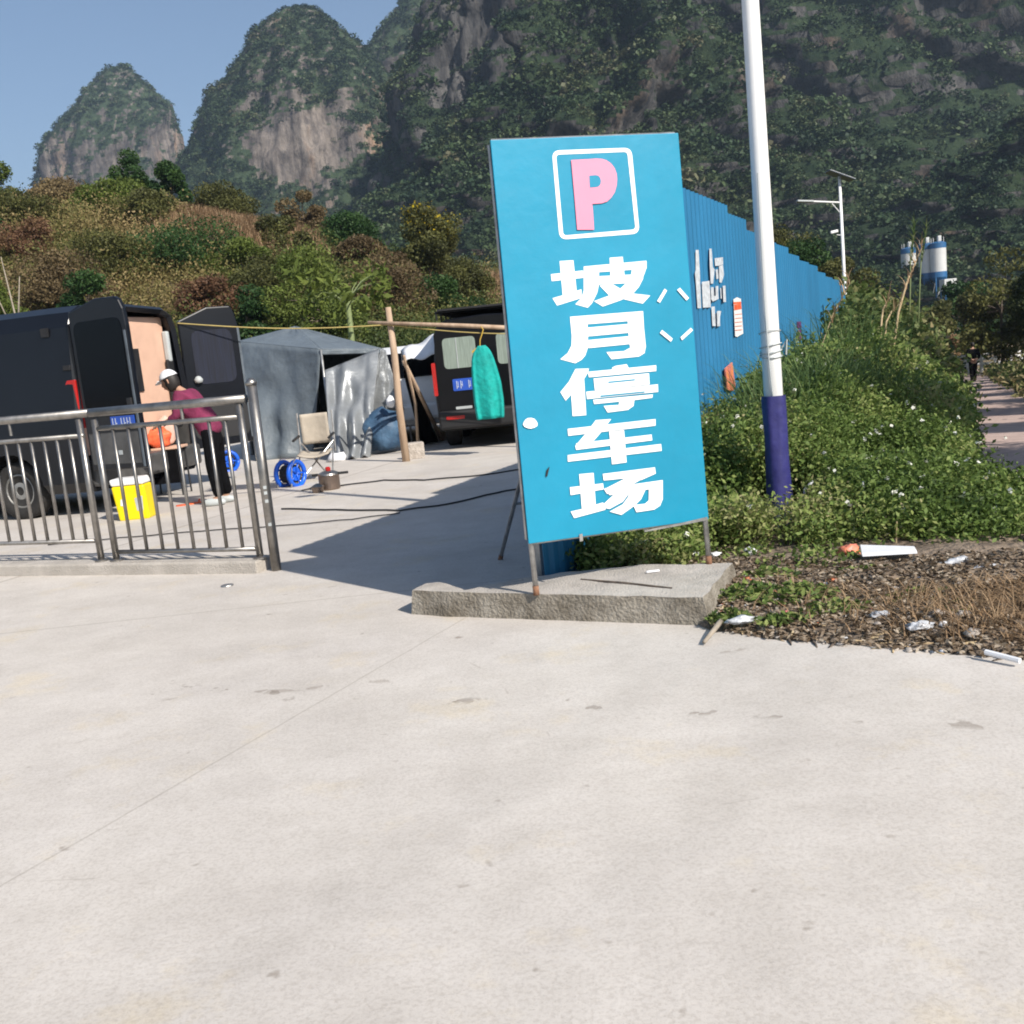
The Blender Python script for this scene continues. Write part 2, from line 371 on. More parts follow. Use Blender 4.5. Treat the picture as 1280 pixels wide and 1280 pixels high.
# ================================================================== mountains
def rock_mat(name, veg1, veg2, rock1, rock2, bias, sc=1.0):
    m = bpy.data.materials.new(name); m.use_nodes = True; n = m.node_tree.nodes; l = m.node_tree.links; p = n['Principled BSDF']; p.inputs['Roughness'].default_value = .95; p.inputs['Specular IOR Level'].default_value = .1
    tc = n.new('ShaderNodeTexCoord'); P = tc.outputs['Object']
    def nz(s_, st=(1, 1, 1), det=8, ro=.65):
        mp = n.new('ShaderNodeMapping'); mp.inputs['Scale'].default_value = st; l.new(P, mp.inputs[0])
        t = n.new('ShaderNodeTexNoise'); t.inputs['Scale'].default_value = s_; t.inputs['Detail'].default_value = det; t.inputs['Roughness'].default_value = ro; l.new(mp.outputs[0], t.inputs['Vector']); return t.outputs[0]
    def ramp(v, a, ca, b, cb):
        r_ = n.new('ShaderNodeValToRGB'); e = r_.color_ramp.elements; e[0].position = a; e[0].color = (*ca, 1); e[1].position = b; e[1].color = (*cb, 1); l.new(v, r_.inputs[0]); return r_.outputs[0]
    rk = ramp(nz(.06*sc, (1, 1, .22), 10, .7), .32, rock1, .68, rock2)
    def mul(a, b):
        x = n.new('ShaderNodeMix'); x.data_type = 'RGBA'; x.blend_type = 'MULTIPLY'; x.inputs[0].default_value = 1; l.new(a, x.inputs[6]); l.new(b, x.inputs[7]); return x.outputs[2]
    rk = mul(rk, ramp(nz(.28*sc, (1, 1, .12), 8, .7), .38, (.42, .42, .44), .58, (1.1, 1.08, 1.05)))
    rk = mul(rk, ramp(nz(.03*sc, (1, 1, .5), 6, .6), .56, (1, 1, 1), .66, (1.5, 1.2, .95)))
    vg = ramp(nz(.25*sc, det=10, ro=.75), .35, veg1, .65, veg2)
    at_ = n.new('ShaderNodeAttribute'); at_.attribute_name = 'veg'
    ad = n.new('ShaderNodeMath'); ad.operation = 'ADD'; l.new(at_.outputs['Fac'], ad.inputs[0])
    nn = n.new('ShaderNodeMath'); nn.operation = 'MULTIPLY_ADD'; l.new(nz(.09*sc, (1, 1, .5), 10, .75), nn.inputs[0]); nn.inputs[1].default_value = 2.4; nn.inputs[2].default_value = -1.2; l.new(nn.outputs[0], ad.inputs[1])
    fac = ramp(ad.outputs[0], .42, (0, 0, 0), .58, (1, 1, 1))
    mx = n.new('ShaderNodeMix'); mx.data_type = 'RGBA'; l.new(fac, mx.inputs[0]); l.new(rk, mx.inputs[6]); l.new(vg, mx.inputs[7]); l.new(mx.outputs[2], p.inputs['Base Color'])
    bp = n.new('ShaderNodeBump'); bp.inputs['Strength'].default_value = 1; bp.inputs['Distance'].default_value = 2.5; l.new(nz(.16*sc, (1, 1, .5), 10, .7), bp.inputs['Height']); l.new(bp.outputs[0], p.inputs['Normal'])
    return m
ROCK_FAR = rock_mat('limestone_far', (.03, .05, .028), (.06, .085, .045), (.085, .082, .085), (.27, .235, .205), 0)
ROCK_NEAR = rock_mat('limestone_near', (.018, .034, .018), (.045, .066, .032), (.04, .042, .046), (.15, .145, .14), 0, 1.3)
def mountain(name, D, prof, depth, m, cover, nf, size, amp=.10, seed=0, rockbox=None, nu=230, nv=150, leaf=None, steep=.55, density=60):
    """prof: rows (image height, left, right) of the outline at distance D, top row first"""
    rows = []
    for (yy, xl, xr) in prof:
        a = at(xl, yy, D); b = at(xr, yy, D); rows.append(((a[2]+b[2])/2, a[0], b[0]))
    rows = sorted(rows); zs = [r_[0] for r_ in rows]; Ls = [r_[1] for r_ in rows]; Rs = [r_[2] for r_ in rows]
    z0, z1 = -20.0, zs[-1]
    if zs[0] > z0: zs = [z0]+zs; Ls = [Ls[0]-(zs[1]-z0)*.6]+Ls; Rs = [Rs[0]+(zs[1]-z0)*.6]+Rs
    V = np.zeros(((nv+1)*nu, 3)); sc_ = (z1-z0)
    for j in range(nv+1):
        t = j/nv; z = z0+(z1-z0)*(1-(1-t)**1.6)
        L = np.interp(z, zs, Ls); Rr = np.interp(z, zs, Rs); cx = (L+Rr)/2; hw = (Rr-L)/2
        if j == nv: hw *= .02
        for i in range(nu):
            a = 2*math.pi*i/nu; ca, sa = math.cos(a), math.sin(a)
            p = Vector((ca*hw, sa*hw*depth, z*.9)); q = p/(sc_*.42)+Vector((seed*7.3, seed*3.1, 0))
            d = noise.fractal(q, .75, 2.1, 8)*amp*sc_*min(1, (hw/(sc_*.22)))
            rib = (abs(noise.noise(Vector((ca*3.2+seed, sa*3.2, z/sc_*1.2))))-.2)*amp*sc_*.9*min(1, hw/(sc_*.25))
            k = (d*.55+rib)/max(1, math.hypot(hw, hw*depth))
            edge_ = abs(sa)**.5 if True else 1
            kk = 1+k*(.35+.65*abs(sa))
            rg = noise.fractal(Vector((p[0], p[1], p[2]*.45))*.11, .75, 2.2, 5)*(6.4 if D < 500 else 3.2)*min(1, hw/12)
            cg = 1-abs(noise.noise(Vector((p[0], p[1], p[2]*.35))/(sc_*.17)+Vector((seed, 5, 0)))); rg += (cg**2-.72)*sc_*(.085 if D < 500 else .022)*min(1, hw/25)
            V[j*nu+i] = (cx+ca*(hw*kk+rg), D+sa*(hw*depth*kk+rg), z+noise.noise(q*4)*sc_*.012)
    F = np.array([(j*nu+i, j*nu+(i+1) % nu, (j+1)*nu+(i+1) % nu, (j+1)*nu+i) for j in range(nv) for i in range(nu)])
    o = mesh(name, V, F, m, smooth=False)
    P0 = V[F]; c = P0.mean(axis=1); nrm = np.cross(P0[:, 2]-P0[:, 0], P0[:, 3]-P0[:, 1]); ar = np.linalg.norm(nrm, axis=1)/2; nrm = nrm/np.maximum(1e-6, ar[:, None]*2)
    vg = np.zeros(len(F))
    for k in range(len(F)):
        nn_ = noise.fractal(Vector(c[k])/(sc_*.16)+Vector((seed, 0, 0)), 1.0, 2.0, 4)
        v_ = (nrm[k, 2]-.25)*1.4+cover+nn_*.55
        if rockbox:
            for (bx, by, br, st) in rockbox:
                pc = c[k]-CP; zz = pc@cf; px = 640+FPX*(pc@cr)/zz; py = 640-FPX*(pc@cu)/zz
                v_ -= st*max(0, 1-math.hypot((px-bx)/br[0], (py-by)/br[1]))
        vg[k] = v_
    a_ = o.data.attributes.new('veg', 'FLOAT', 'FACE'); a_.data.foreach_set('value', np.clip(vg, 0, 1).astype(np.float32))
    o['kind'] = 'structure'
    # woods on it
    g = np.random.default_rng(seed+5); vis = (nrm@(-cf) > -.25)&(vg > .38)
    idx = np.where(vis)[0]; pr = ar[idx]*np.clip(vg[idx], .2, 1); pr /= pr.sum(); ch = g.choice(idx, nf, p=pr)
    w_ = g.random((nf, 2)); q = P0[ch]; pos = (q[:, 0]*(1-w_[:, :1])+q[:, 1]*w_[:, :1])*(1-w_[:, 1:])+(q[:, 3]*(1-w_[:, :1])+q[:, 2]*w_[:, :1])*w_[:, 1:]
    rad = size*g.choice([.55, .8, 1.0, 1.5, 2.1], nf, p=[.28, .28, .24, .14, .06])*g.uniform(.8, 1.2, nf); K = density
    d = g.normal(size=(nf, K, 3)); d /= np.linalg.norm(d, axis=2)[..., None]; d[..., 2] = np.abs(d[..., 2])*.9-.15
    C = (pos[:, None, :]+d*rad[:, None, None]*g.uniform(.6, 1, (nf, K, 1))).reshape(-1, 3)
    tn = np.array([noise.noise(Vector(p_)/ (size*7)) for p_ in pos])*.55+.42+g.normal(size=nf)*.17
    tint = (tn[:, None]+g.normal(size=(nf, K))*.05).ravel()
    leaf_obj('mountain_forest', C, np.repeat(rad*.15, K), tint, leaf or L_FOR, asp=.8, up=1.3, seed=seed)['kind'] = 'stuff'
    return o
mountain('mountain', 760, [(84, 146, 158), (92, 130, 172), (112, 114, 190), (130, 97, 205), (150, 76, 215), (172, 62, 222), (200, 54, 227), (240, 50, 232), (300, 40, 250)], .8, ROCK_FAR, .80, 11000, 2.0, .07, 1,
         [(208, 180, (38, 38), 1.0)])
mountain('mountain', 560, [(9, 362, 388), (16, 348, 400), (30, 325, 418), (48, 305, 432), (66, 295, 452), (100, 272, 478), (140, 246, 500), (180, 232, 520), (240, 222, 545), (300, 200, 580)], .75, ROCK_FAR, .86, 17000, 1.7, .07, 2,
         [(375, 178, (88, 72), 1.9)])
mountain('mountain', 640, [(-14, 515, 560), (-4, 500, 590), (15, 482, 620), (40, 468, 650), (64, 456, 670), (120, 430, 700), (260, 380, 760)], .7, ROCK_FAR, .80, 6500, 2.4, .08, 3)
mountain('mountain', 400, [(-520, 900, 1150), (-400, 760, 1350), (-250, 640, 1600), (-100, 580, 1850), (0, 535, 2000), (50, 515, 2100), (110, 498, 2200), (150, 494, 2300), (190, 440, 2400), (230, 380, 2500), (270, 300, 2600), (320, 180, 2700)], .34, ROCK_NEAR, .70, 20000, 2.5, .17, 4,
         [(590, 50, (70, 90), .8), (1190, 100, (160, 120), .6), (790, 20, (80, 50), .35), (930,250,(70,40),.5)], 340, 210)
mountain('mountain', 372, [(-150, 590, 640), (-60, 552, 690), (0, 532, 720), (50, 513, 735), (100, 499, 745), (150, 494, 755), (190, 488, 770), (240, 470, 790)], .7, ROCK_NEAR, .62, 6000, 2.2, .05, 11, [(600, 40, (50, 75), 1.3), (575, 105, (50, 40), .8)], 170, 120)
mountain('mountain', 300, [(-60, 715, 735), (0, 660, 850), (60, 640, 900), (130, 600, 960), (200, 520, 1050), (260, 430, 1200), (330, 300, 1300)], .5, ROCK_NEAR, .85, 9000, 2.0, .18, 6, None, 220, 140)
mountain('mountain', 230, [(120, 1300, 1500), (190, 1180, 1700), (240, 1080, 1800), (290, 960, 1900), (340, 860, 2000), (380, 800, 2100)], .5, ROCK_NEAR, .85, 8000, 1.6, .14, 8, [(960, 262, (40, 40), 1.4)], 200, 120)

# air: faint blue haze between here and the mountains
hz_m = bpy.data.materials.new('haze_air'); hz_m.use_nodes = True; hn = hz_m.node_tree.nodes; hn.remove(hn['Principled BSDF']); hv = hn.new('ShaderNodeVolumePrincipled')
hv.inputs['Color'].default_value = (.55, .72, .95, 1); hv.inputs['Density'].default_value = .00029; hv.inputs['Anisotropy'].default_value = .2
hz_m.node_tree.links.new(hv.outputs[0], hn['Material Output'].inputs['Volume'])
hb = B().box((0, 1200, 190), (7000, 4200, 440)).build('haze', hz_m); hb['kind'] = 'stuff'
# ================================================================== slab and sign
b = B()
top = [gp(516, 738, .14), gp(532, 729, .14), gp(548, 727, .14), (-.30, 5.50, .14), gp(640, 726, .14), gp(700, 716, .14), gp(800, 706, .14), gp(915, 704, .14), gp(878, 747, .14), gp(790, 745, .14), gp(660, 742, .14), gp(560, 740, .14)]
bot = [(p[0]+dx, p[1]+dy, -.02) for p, (dx, dy) in zip(top, [(-.03, .0), (-.02, .05), (0, .05), (0, .03), (0, .03), (0, .03), (0, .03), (.04, .04), (.02, -.03), (0, -.02), (0, -.02), (0, -.02)])]
bm = bmesh.new(); tv = [bm.verts.new([float(c) for c in p]) for p in top]; bv = [bm.verts.new([float(c) for c in p]) for p in bot]
tf = bm.faces.new(tv); n_ = len(tv)
for i in range(n_): bm.faces.new((tv[i], bv[i], bv[(i+1) % n_], tv[(i+1) % n_]))
bmesh.ops.recalc_face_normals(bm, faces=bm.faces); bmesh.ops.triangulate(bm, faces=bm.faces[:])
for _ in range(4): bmesh.ops.subdivide_edges(bm, edges=[e for e in bm.edges if e.calc_length() > .07], cuts=1, use_grid_fill=True); bmesh.ops.triangulate(bm, faces=bm.faces[:])
for v in bm.verts:
    q = v.co.copy(); e_ = .010 if v.co.z > .13 else .016
    v.co.z += noise.noise(q*9)*e_*.5 if v.co.z > .0 else 0; v.co.x += noise.noise(q*6+Vector((5, 0, 0)))*.014; v.co.y += noise.noise(q*6+Vector((0, 9, 0)))*.014
me = bpy.data.meshes.new('concrete_slab'); bm.to_mesh(me); me.materials.append(M_SLAB); me.materials.append(M_SLABSIDE)
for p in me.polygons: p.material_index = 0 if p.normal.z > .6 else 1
slab = bpy.data.objects.new('concrete_slab', me); COL.objects.link(slab)
tag(slab, 'broken grey concrete slab under the cyan parking sign', 'slab')

LP, RP = np.array([.075, 5.19]), np.array([1.055, 5.50])
bx = (RP-LP)/np.linalg.norm(RP-LP); bx = np.array([bx[0], bx[1], 0.]); bn = np.array([bx[1], -bx[0], 0.])     # towards the viewer
P0 = np.array([LP[0], LP[1], 0])
sign = thing('parking_sign', 'tall cyan parking sign with white characters and a pink P', 'sign', (P0[0], P0[1], .14))
def bp(x, y, off=0): return onplane(x, y, P0+bn*off, bn)
TL, TR, BR, BL = bp(613, 175), bp(848, 166), bp(886, 649), bp(661, 680)
b = B().slab([TL, TR, BR, BL], -bn*.012); board = b.build('board', M_BOARD, sign, bevel=.003)
zr = (BL[2]+BR[2])/2
b = B()
for a, c in ((TL, TR), (TR, BR), (BR, BL), (BL, TL)):
    d = (c-a)/np.linalg.norm(c-a); b.tube([a*.99+c*.01-bn*.024, c*.99+a*.01-bn*.024], .010, 4)
b.tube([TL*.45+BL*.55-bn*.036, TR*.45+BR*.55-bn*.036], .012, 4)
b.build('back_frame', M_STEEL2, sign)
def leg(topp, foot, r=.015):
    o = B().tube([topp, foot], r, 10).build('leg', M_STEEL2, sign, smooth=True)
    f = np.array(foot, float); u = (np.array(topp, float)-f); u /= np.linalg.norm(u)
    B().tube([f+u*.001, f+u*.05], r+.002, 10).build('rusty_foot', M_RUST, o, smooth=True); return o
leg(BL-bn*.035+np.array([bx[0], bx[1], 0])*.02+np.array([0, 0, .3]), bp(670, 737, -.03)*np.array([1, 1, 0])+np.array([0, 0, .137]))
leg(BR-bn*.035-np.array([bx[0], bx[1], 0])*.01+np.array([0, 0, .3]), bp(886, 699, -.03)*np.array([1, 1, 0])+np.array([0, 0, .137]))
PL, PR_ = np.array([-.115, 6.92, .0]), np.array([.62, 7.16, .0])
AT = bp(742, 250, -.045); leg(AT, PL, .014); leg(AT+bx*.04, np.array([.48, 7.06, 0]), .014)
B().tube([PL*.8+AT*.2, np.array([.48, 7.06, 0])*.8+(AT+bx*.04)*.2], .011, 8).build('brace', M_STEEL2, sign)
# characters traced onto the board, every stroke its own thickness so that none are coplanar
K = [0]
def stroke(poly, org, sc, b, o=.0):
    K[0] += 1; pts = [bp(org[0]+x/sc, org[1]+y/sc, .0015+o+K[0]*.00012) for x, y in poly]
    b.slab(pts, -bn*.001)
def glyph(name, polys, org, sc, holes=(), m=None):
    b = B()
    for p in polys: stroke(p, org, sc, b)
    o = b.build(name, m or M_WHITE2, sign)
    if holes:
        h = B()
        for p in holes: stroke(p, org, sc, h, .0008)
        h.build('counter', M_BOARD, o)
A3, A4, AP = (680, 310), (680, 450), (670, 170)
glyph('character', [[(125,105),(235,98),(262,350),(150,380)], [(55,210),(312,180),(318,238),(62,265)], [(68,402),(160,375),(300,330),(300,400),(105,460)],
   [(318,148),(820,102),(820,165),(318,202)], [(706,160),(822,150),(800,215),(696,216)], [(435,226),(800,208),(785,262),(660,282),(440,292)], [(525,78),(630,70),(645,225),(532,232)],
   [(318,148),(440,138),(440,290),(425,360),(385,440),(350,478),(250,450),(300,400),(318,340)], [(660,278),(795,240),(760,310),(715,362),(620,415),(470,468),(400,425),(510,385),(600,335)],
   [(445,300),(540,285),(620,330),(720,365),(850,380),(790,445),(620,405),(520,378)]], A3, 6.4)
glyph('character', [[(208,550),(345,540),(352,700),(350,800),(330,860),(300,895),(250,922),(130,890),(190,840),(220,780),(222,700)], [(208,550),(790,505),(795,575),(668,585),(340,610)],
   [(668,515),(792,505),(800,640),(815,790),(800,840),(700,850),(685,770),(672,640)], [(685,800),(815,780),(805,840),(760,868),(540,890),(500,833),(640,825)], [(345,637),(670,608),(678,678),(350,707)], [(350,737),(682,705),(688,768),(355,801)]], A3, 6.4)
glyph('character', [[(240,68),(342,65),(335,95),(290,170),(250,215),(165,310),(125,245),(190,165)], [(215,215),(305,130),(322,420),(218,428),(206,250)], [(520,58),(545,45),(630,32),(645,60),(640,85),(515,90)], [(335,90),(855,40),(855,84),(342,132)],
   [(378,141),(800,101),(805,186),(388,231)], [(322,242),(868,185),(870,243),(328,298)], [(375,303),(830,262),(825,288),(690,305),(382,336)], [(575,300),(690,295),(682,350),(640,380),(485,400),(455,350),(570,342)]], A4, 6.0952,
   [[(490,164),(692,145),(694,156),(490,176)], [(430,270),(768,238),(768,249),(430,283)]])
glyph('character', [[(180,525),(850,450),(850,500),(185,578)], [(395,458),(512,450),(440,545),(375,620),(245,685),(238,655),(310,570)], [(245,635),(820,568),(825,612),(245,685)], [(180,725),(892,640),(897,692),(182,775)], [(497,545),(610,535),(630,780),(518,795)]], A4, 6.0952)
glyph('character', [[(268,870),(378,860),(395,1110),(290,1150)], [(197,970),(450,940),(455,985),(203,1030)], [(203,1155),(290,1135),(450,1085),(470,1140),(230,1205)], [(448,868),(845,818),(852,865),(740,915),(640,900),(455,918)],
   [(640,892),(760,900),(670,950),(560,1000),(480,1020),(458,985)], [(460,978),(905,915),(905,975),(800,985),(655,1005),(500,1030)], [(800,930),(905,918),(905,1060),(885,1110),(840,1140),(705,1160),(680,1105),(770,1095),(798,1070)],
   [(560,1000),(660,1000),(600,1080),(500,1135),(430,1120)], [(655,1000),(775,985),(740,1060),(690,1110),(590,1180),(500,1155),(600,1100),(640,1045)]], A4, 6.0952)
def arc(cx, cy, rx, ry, a0, a1, n=8): return [(cx+rx*math.cos(R(a0+(a1-a0)*i/n)), cy+ry*math.sin(R(a0+(a1-a0)*i/n))) for i in range(n+1)]
glyph('letter', [[(375,255), (560,246), (640,240)]+[(700,243),(752,258),(800,292),(838,340),(860,400),(866,460),(860,530),(840,600),(800,660),(760,698),(700,718),(600,724),(608,800),(620,1000),(440,1000),(410,640)]], AP, 8.533,
      [[(568,422),(640,416),(668,425),(686,448),(694,482),(688,515),(668,538),(640,546),(574,550)]], M_PINK)
def rr(off):   # rounded square of the P frame, in zoomed pixels
    cs = [(170+off, 155+off), (1018-off, 124+off), (1106-off, 1040-off), (252+off*.9, 1106-off)]; P = []
    for i in range(4):
        p, a, c = [np.array(cs[k % 4], float) for k in (i, i-1, i+1)]; r_ = 85-off
        a = p+(a-p)/np.linalg.norm(a-p)*r_; c = p+(c-p)/np.linalg.norm(c-p)*r_
        P += [tuple((1-t)**2*a+2*t*(1-t)*p+t*t*c) for t in np.linspace(0, 1, 8)]
    return P
o1, o2 = rr(0), rr(44); b = B(); n_ = len(o1)
V = [bp(AP[0]+x/8.533, AP[1]+y/8.533, .0016) for x, y in o1+o2]
b.add(V, [(i, (i+1) % n_, n_+(i+1) % n_, n_+i) for i in range(n_)]); b.build('letter_frame', M_WHITE2, sign)
for p in ([(905,425),(965,325),(985,340),(928,438)], [(1065,335),(1088,318),(1160,400),(1140,420)], [(928,680),(945,655),(1030,725),(1015,750)], [(1092,715),(1175,638),(1192,658),(1105,738)]):
    b = B(); stroke(p, A3, 6.4, b); b.build('tape_mark', M_WHITE2, sign)
b = B(); stroke([(663+9*math.cos(t)*(1+.1*math.sin(3*t)), 529+6.8*math.sin(t)) for t in np.linspace(0, 2*math.pi, 14)[:-1]], (0, 0), 1, b); b.build('paper_patch', M_WHITE2, sign)
b = B(); stroke([(682,595),(683.5,587),(687,583),(686,588),(684,596)], (0, 0), 1, b); b.build('scratch', M_RUB, sign)
b = B(); stroke([(805,663),(850,654),(884,646),(885,650),(850,657),(806,665)], (0, 0), 1, b); b.build('bare_edge', M_STEEL2, sign); b = B(); stroke([(724,668),(728,667),(729,676),(725,677)], (0, 0), 1, b); b.build('bare_edge', M_STEEL2, sign)

# ================================================================== hoarding
hoard = thing('blue_hoarding', 'long blue corrugated sheet hoarding stepping down behind the cyan sign', 'fence', (FB[0], FB[1], 0))
def ftop(s): return float(np.interp(s, [0, 1.5, 3, 4.75, 6.5, 9.5, 14.5, 20, 30], [2.36, 2.42, 2.6, 2.70, 2.50, 2.36, 2.07, 1.75, 1.1]))
S_END = 15.6; s = 0.0; pi_ = 0
while s < S_END-.1:
    wd = .92; e = min(s+wd, S_END); zt = ftop(s+.5*wd)+(.02 if pi_ % 3 == 0 else -.01); z0 = wz(s)-.05
    b = B(); nn_ = 24; V = []
    for i in range(nn_+1):
        t = s+(e-s)*i/nn_; d = .016 if (i//2) % 2 == 0 else -.002
        for zz in (z0, zt):
            for off in (0, -.004):
                p = sn(t+(0 if off == 0 else 0), d+off); V.append((p[0], p[1], zz))
    F = []
    for i in range(nn_): a = 4*i; c = a+4; F += [(a, c, c+2, a+2), (a+1, a+3, c+3, c+1), (a+2, c+2, c+3, a+3)]
    F += [(0, 2, 3, 1), (4*nn_, 4*nn_+1, 4*nn_+3, 4*nn_+2)]
    b.add(V, F); b.build('sheet_panel', M_FENCE, hoard)
    s = e; pi_ += 1
for s in np.arange(.1, S_END, 3.0):
    p = sn(s, -.05); B().tube([(p[0], p[1], -.8 if s > 5 else -.1), (p[0], p[1], ftop(s)-.05)], .03, 8).build('post', M_STEEL2, hoard)
for zf in (.4, 1.5):
    q0, q1 = sn(0, -.035), sn(S_END, -.035); B().tube([(q0[0], q0[1], zf+.2), (q1[0], q1[1], zf-.3)], .02, 6).build('rail', M_STEEL2, hoard)
FP3, FN3 = np.array([*sn(0, .02), 0]), np.array([FN[0], FN[1], 0])
def fpt(x, y, off=0): return onplane(x, y, FP3+FN3*off, FN3)
def fmark(name, polys, m, par=hoard, off=.004):
    b = B()
    for i, p in enumerate(polys): b.slab([fpt(x, y, off+.0006*i) for x, y in p], -FN3*.001)
    return b.build(name, m, par)
Z6 = lambda pl: [(860+x/9.143, 290+y/9.143) for x, y in pl]
fmark('paint_lettering', [Z6(p) for p in ([(88,205),(122,205),(135,440),(150,870),(110,870),(92,600),(80,470),(90,430)], [(158,570),(245,558),(262,860),(172,865)], [(245,190),(270,190),(285,400),(305,430),(288,590),(260,590),(250,400)],
   [(305,300),(400,288),(402,370),(352,385),(312,388)], [(355,390),(400,375),(412,490),(385,580),(360,575)], [(318,430),(342,425),(350,530),(325,540)], [(262,630),(292,630),(300,730),(318,730),(315,620),(345,615),(350,765),(285,795),(265,770)],
   [(398,615),(428,612),(435,800),(405,800)], [(368,640),(380,640),(386,760),(374,760)], [(268,855),(305,850),(318,1075),(280,1075)], [(330,905),(352,900),(380,905),(365,975),(368,1075),(335,1078)])], mat('faded_white', (.50, .54, .58), .6, var=.25, scale=20))
nt_ = fmark('notice_sheet', [Z6([(520,770),(560,745),(605,765),(632,1160),(560,1200),(540,1190)])], M_WHITE)
fmark('notice_print', [Z6([(520,800),(606,795),(609,820),(522,825)]), Z6([(528,830),(606,820),(612,880),(530,895)])]+[Z6([(540,940+i*45),(618,932+i*45),(618,938+i*45),(540,946+i*45)]) for i in range(5)], M_ORANGE, nt_, .006)
fmark('faded_lettering', [[(996,402),(1001,402),(1002,410),(997,410)], [(997,412),(1002,412),(1001,417),(998,417)], [(996,419),(1001,418),(1003,425),(997,426)]], mat('purple_paint', (.10, .02, .12)))
b = B(); pts = [fpt(x, y, .01) for x, y in [(905,461),(914,453),(918,484),(915,489),(908,487)]]; b.slab(pts, FN3*.012); b.build('orange_scrap', M_ORG, hoard)

# ================================================================== lamp posts
def lamp(loc, label, near=False, hgt=6.2):
    t = thing('solar_street_lamp', label, 'street lamp', loc, 0, 'white solar street lamps')
    def q(x, y, z): return (loc[0]+x, loc[1]+y, loc[2]+z)
    b = B().tube([q(0, 0, 0), q(0, 0, 1.5), q(0, 0, 3.5), q(0, 0, hgt)], [.066, .063, .055, .042], 20); b.build('pole', M_WHITE, t, smooth=True)
    B().lathe([(.13, 0), (.13, .015), (.07, .03)], q(0, 0, 0), 16).build('base_plate', M_STEEL2, t)
    B().tube([q(0, 0, hgt-.75), q(-.9, .05, hgt-.62)], .028, 8).build('arm', M_WHITE, t)
    B().tube([q(0, 0, hgt-1.1), q(-.28, .02, hgt-.73)], .015, 6).build('arm_brace', M_WHITE, t)
    B().box(q(-1.10, .05, hgt-.60), (.52, .2, .06), m=Matrix.Rotation(.12, 3, 'Y')).build('lamp_head', M_GREYL, t, bevel=.02)
    m = Matrix.Rotation(.42, 3, 'Y'); p = B().box(q(0.02, 0, hgt+.06), (.85, .55, .035), m=m).build('solar_panel', mat('solar_panel', (.10, .12, .15), .3), t, bevel=.008)
    B().tube([q(0, 0, hgt-1.75), q(-.18, -.03, hgt-1.72)], .012, 6).build('camera_bracket', M_WHITE, t)
    B().box(q(-.26, -.04, hgt-1.62), (.24, .09, .09), m=Matrix.Rotation(-.15, 3, 'Y')).build('security_camera', M_WHITE, t, bevel=.02)
    B().lathe([(.05, 0), (.058, .04), (.05, .08)], q(0, 0, hgt-.03), 12).build('top_cap', M_GREYL, t)
    return t
pb = gp(976, 650, .06); near = lamp((pb[0], pb[1], .02), 'nearest white lamp post wrapped in dark blue at its foot', True, 6.4)
b = B(); V = []; nu_, nv_ = 28, 30
def wrapf(u, v):
    a = u*2*math.pi; z = .03+v*.90; r_ = .080+.004*math.sin(a*3+v*4)+.008*noise.noise(Vector((math.cos(a)*2, math.sin(a)*2, z*3)))+(.02*(1-v)**4)
    return (pb[0]+r_*math.cos(a), pb[1]+r_*math.sin(a), z)
b.grid(wrapf, nu_, nv_); b.build('blue_wrap', M_NAVY, near, smooth=True)
b = B()
for i, z in enumerate((1.20, 1.23, 1.27, 1.36)):
    b.tube([(pb[0]+.073*math.cos(a), pb[1]+.073*math.sin(a), z+.012*math.sin(a+i)) for a in np.linspace(0, 2*math.pi, 17)], .005 if i < 3 else .003, 5)
b.tube([(pb[0]+.07, pb[1]-.03, 1.25), (pb[0]+.10, pb[1]-.05, 1.30), (pb[0]+.09, pb[1]-.05, 1.20)], .006, 5)
b.build('strap_wire', M_GREYL, near)
cp_ = [(pb[0]-.052*math.cos(.6)+.0, pb[1]-.058, .9+i*.1+0) for i in range(1)]
B().tube([(pb[0]-.02, pb[1]-.068, .92), (pb[0]-.03, pb[1]-.070, 1.05), (pb[0]-.035, pb[1]-.068, 1.2), (pb[0]-.04, pb[1]-.066, 1.6), (pb[0]-.034, pb[1]-.064, 2.4)], .005, 5).build('cable', M_GREYL, near)
fx = at(1053, 300, 33.); s_, n_ = tosn(fx[0], fx[1]); zb = wz(s_)
lamp((fx[0], fx[1], zb), 'smaller white solar lamp post standing in the weeds beyond the hoarding', False, at(1052, 222, 33.)[2]-zb)

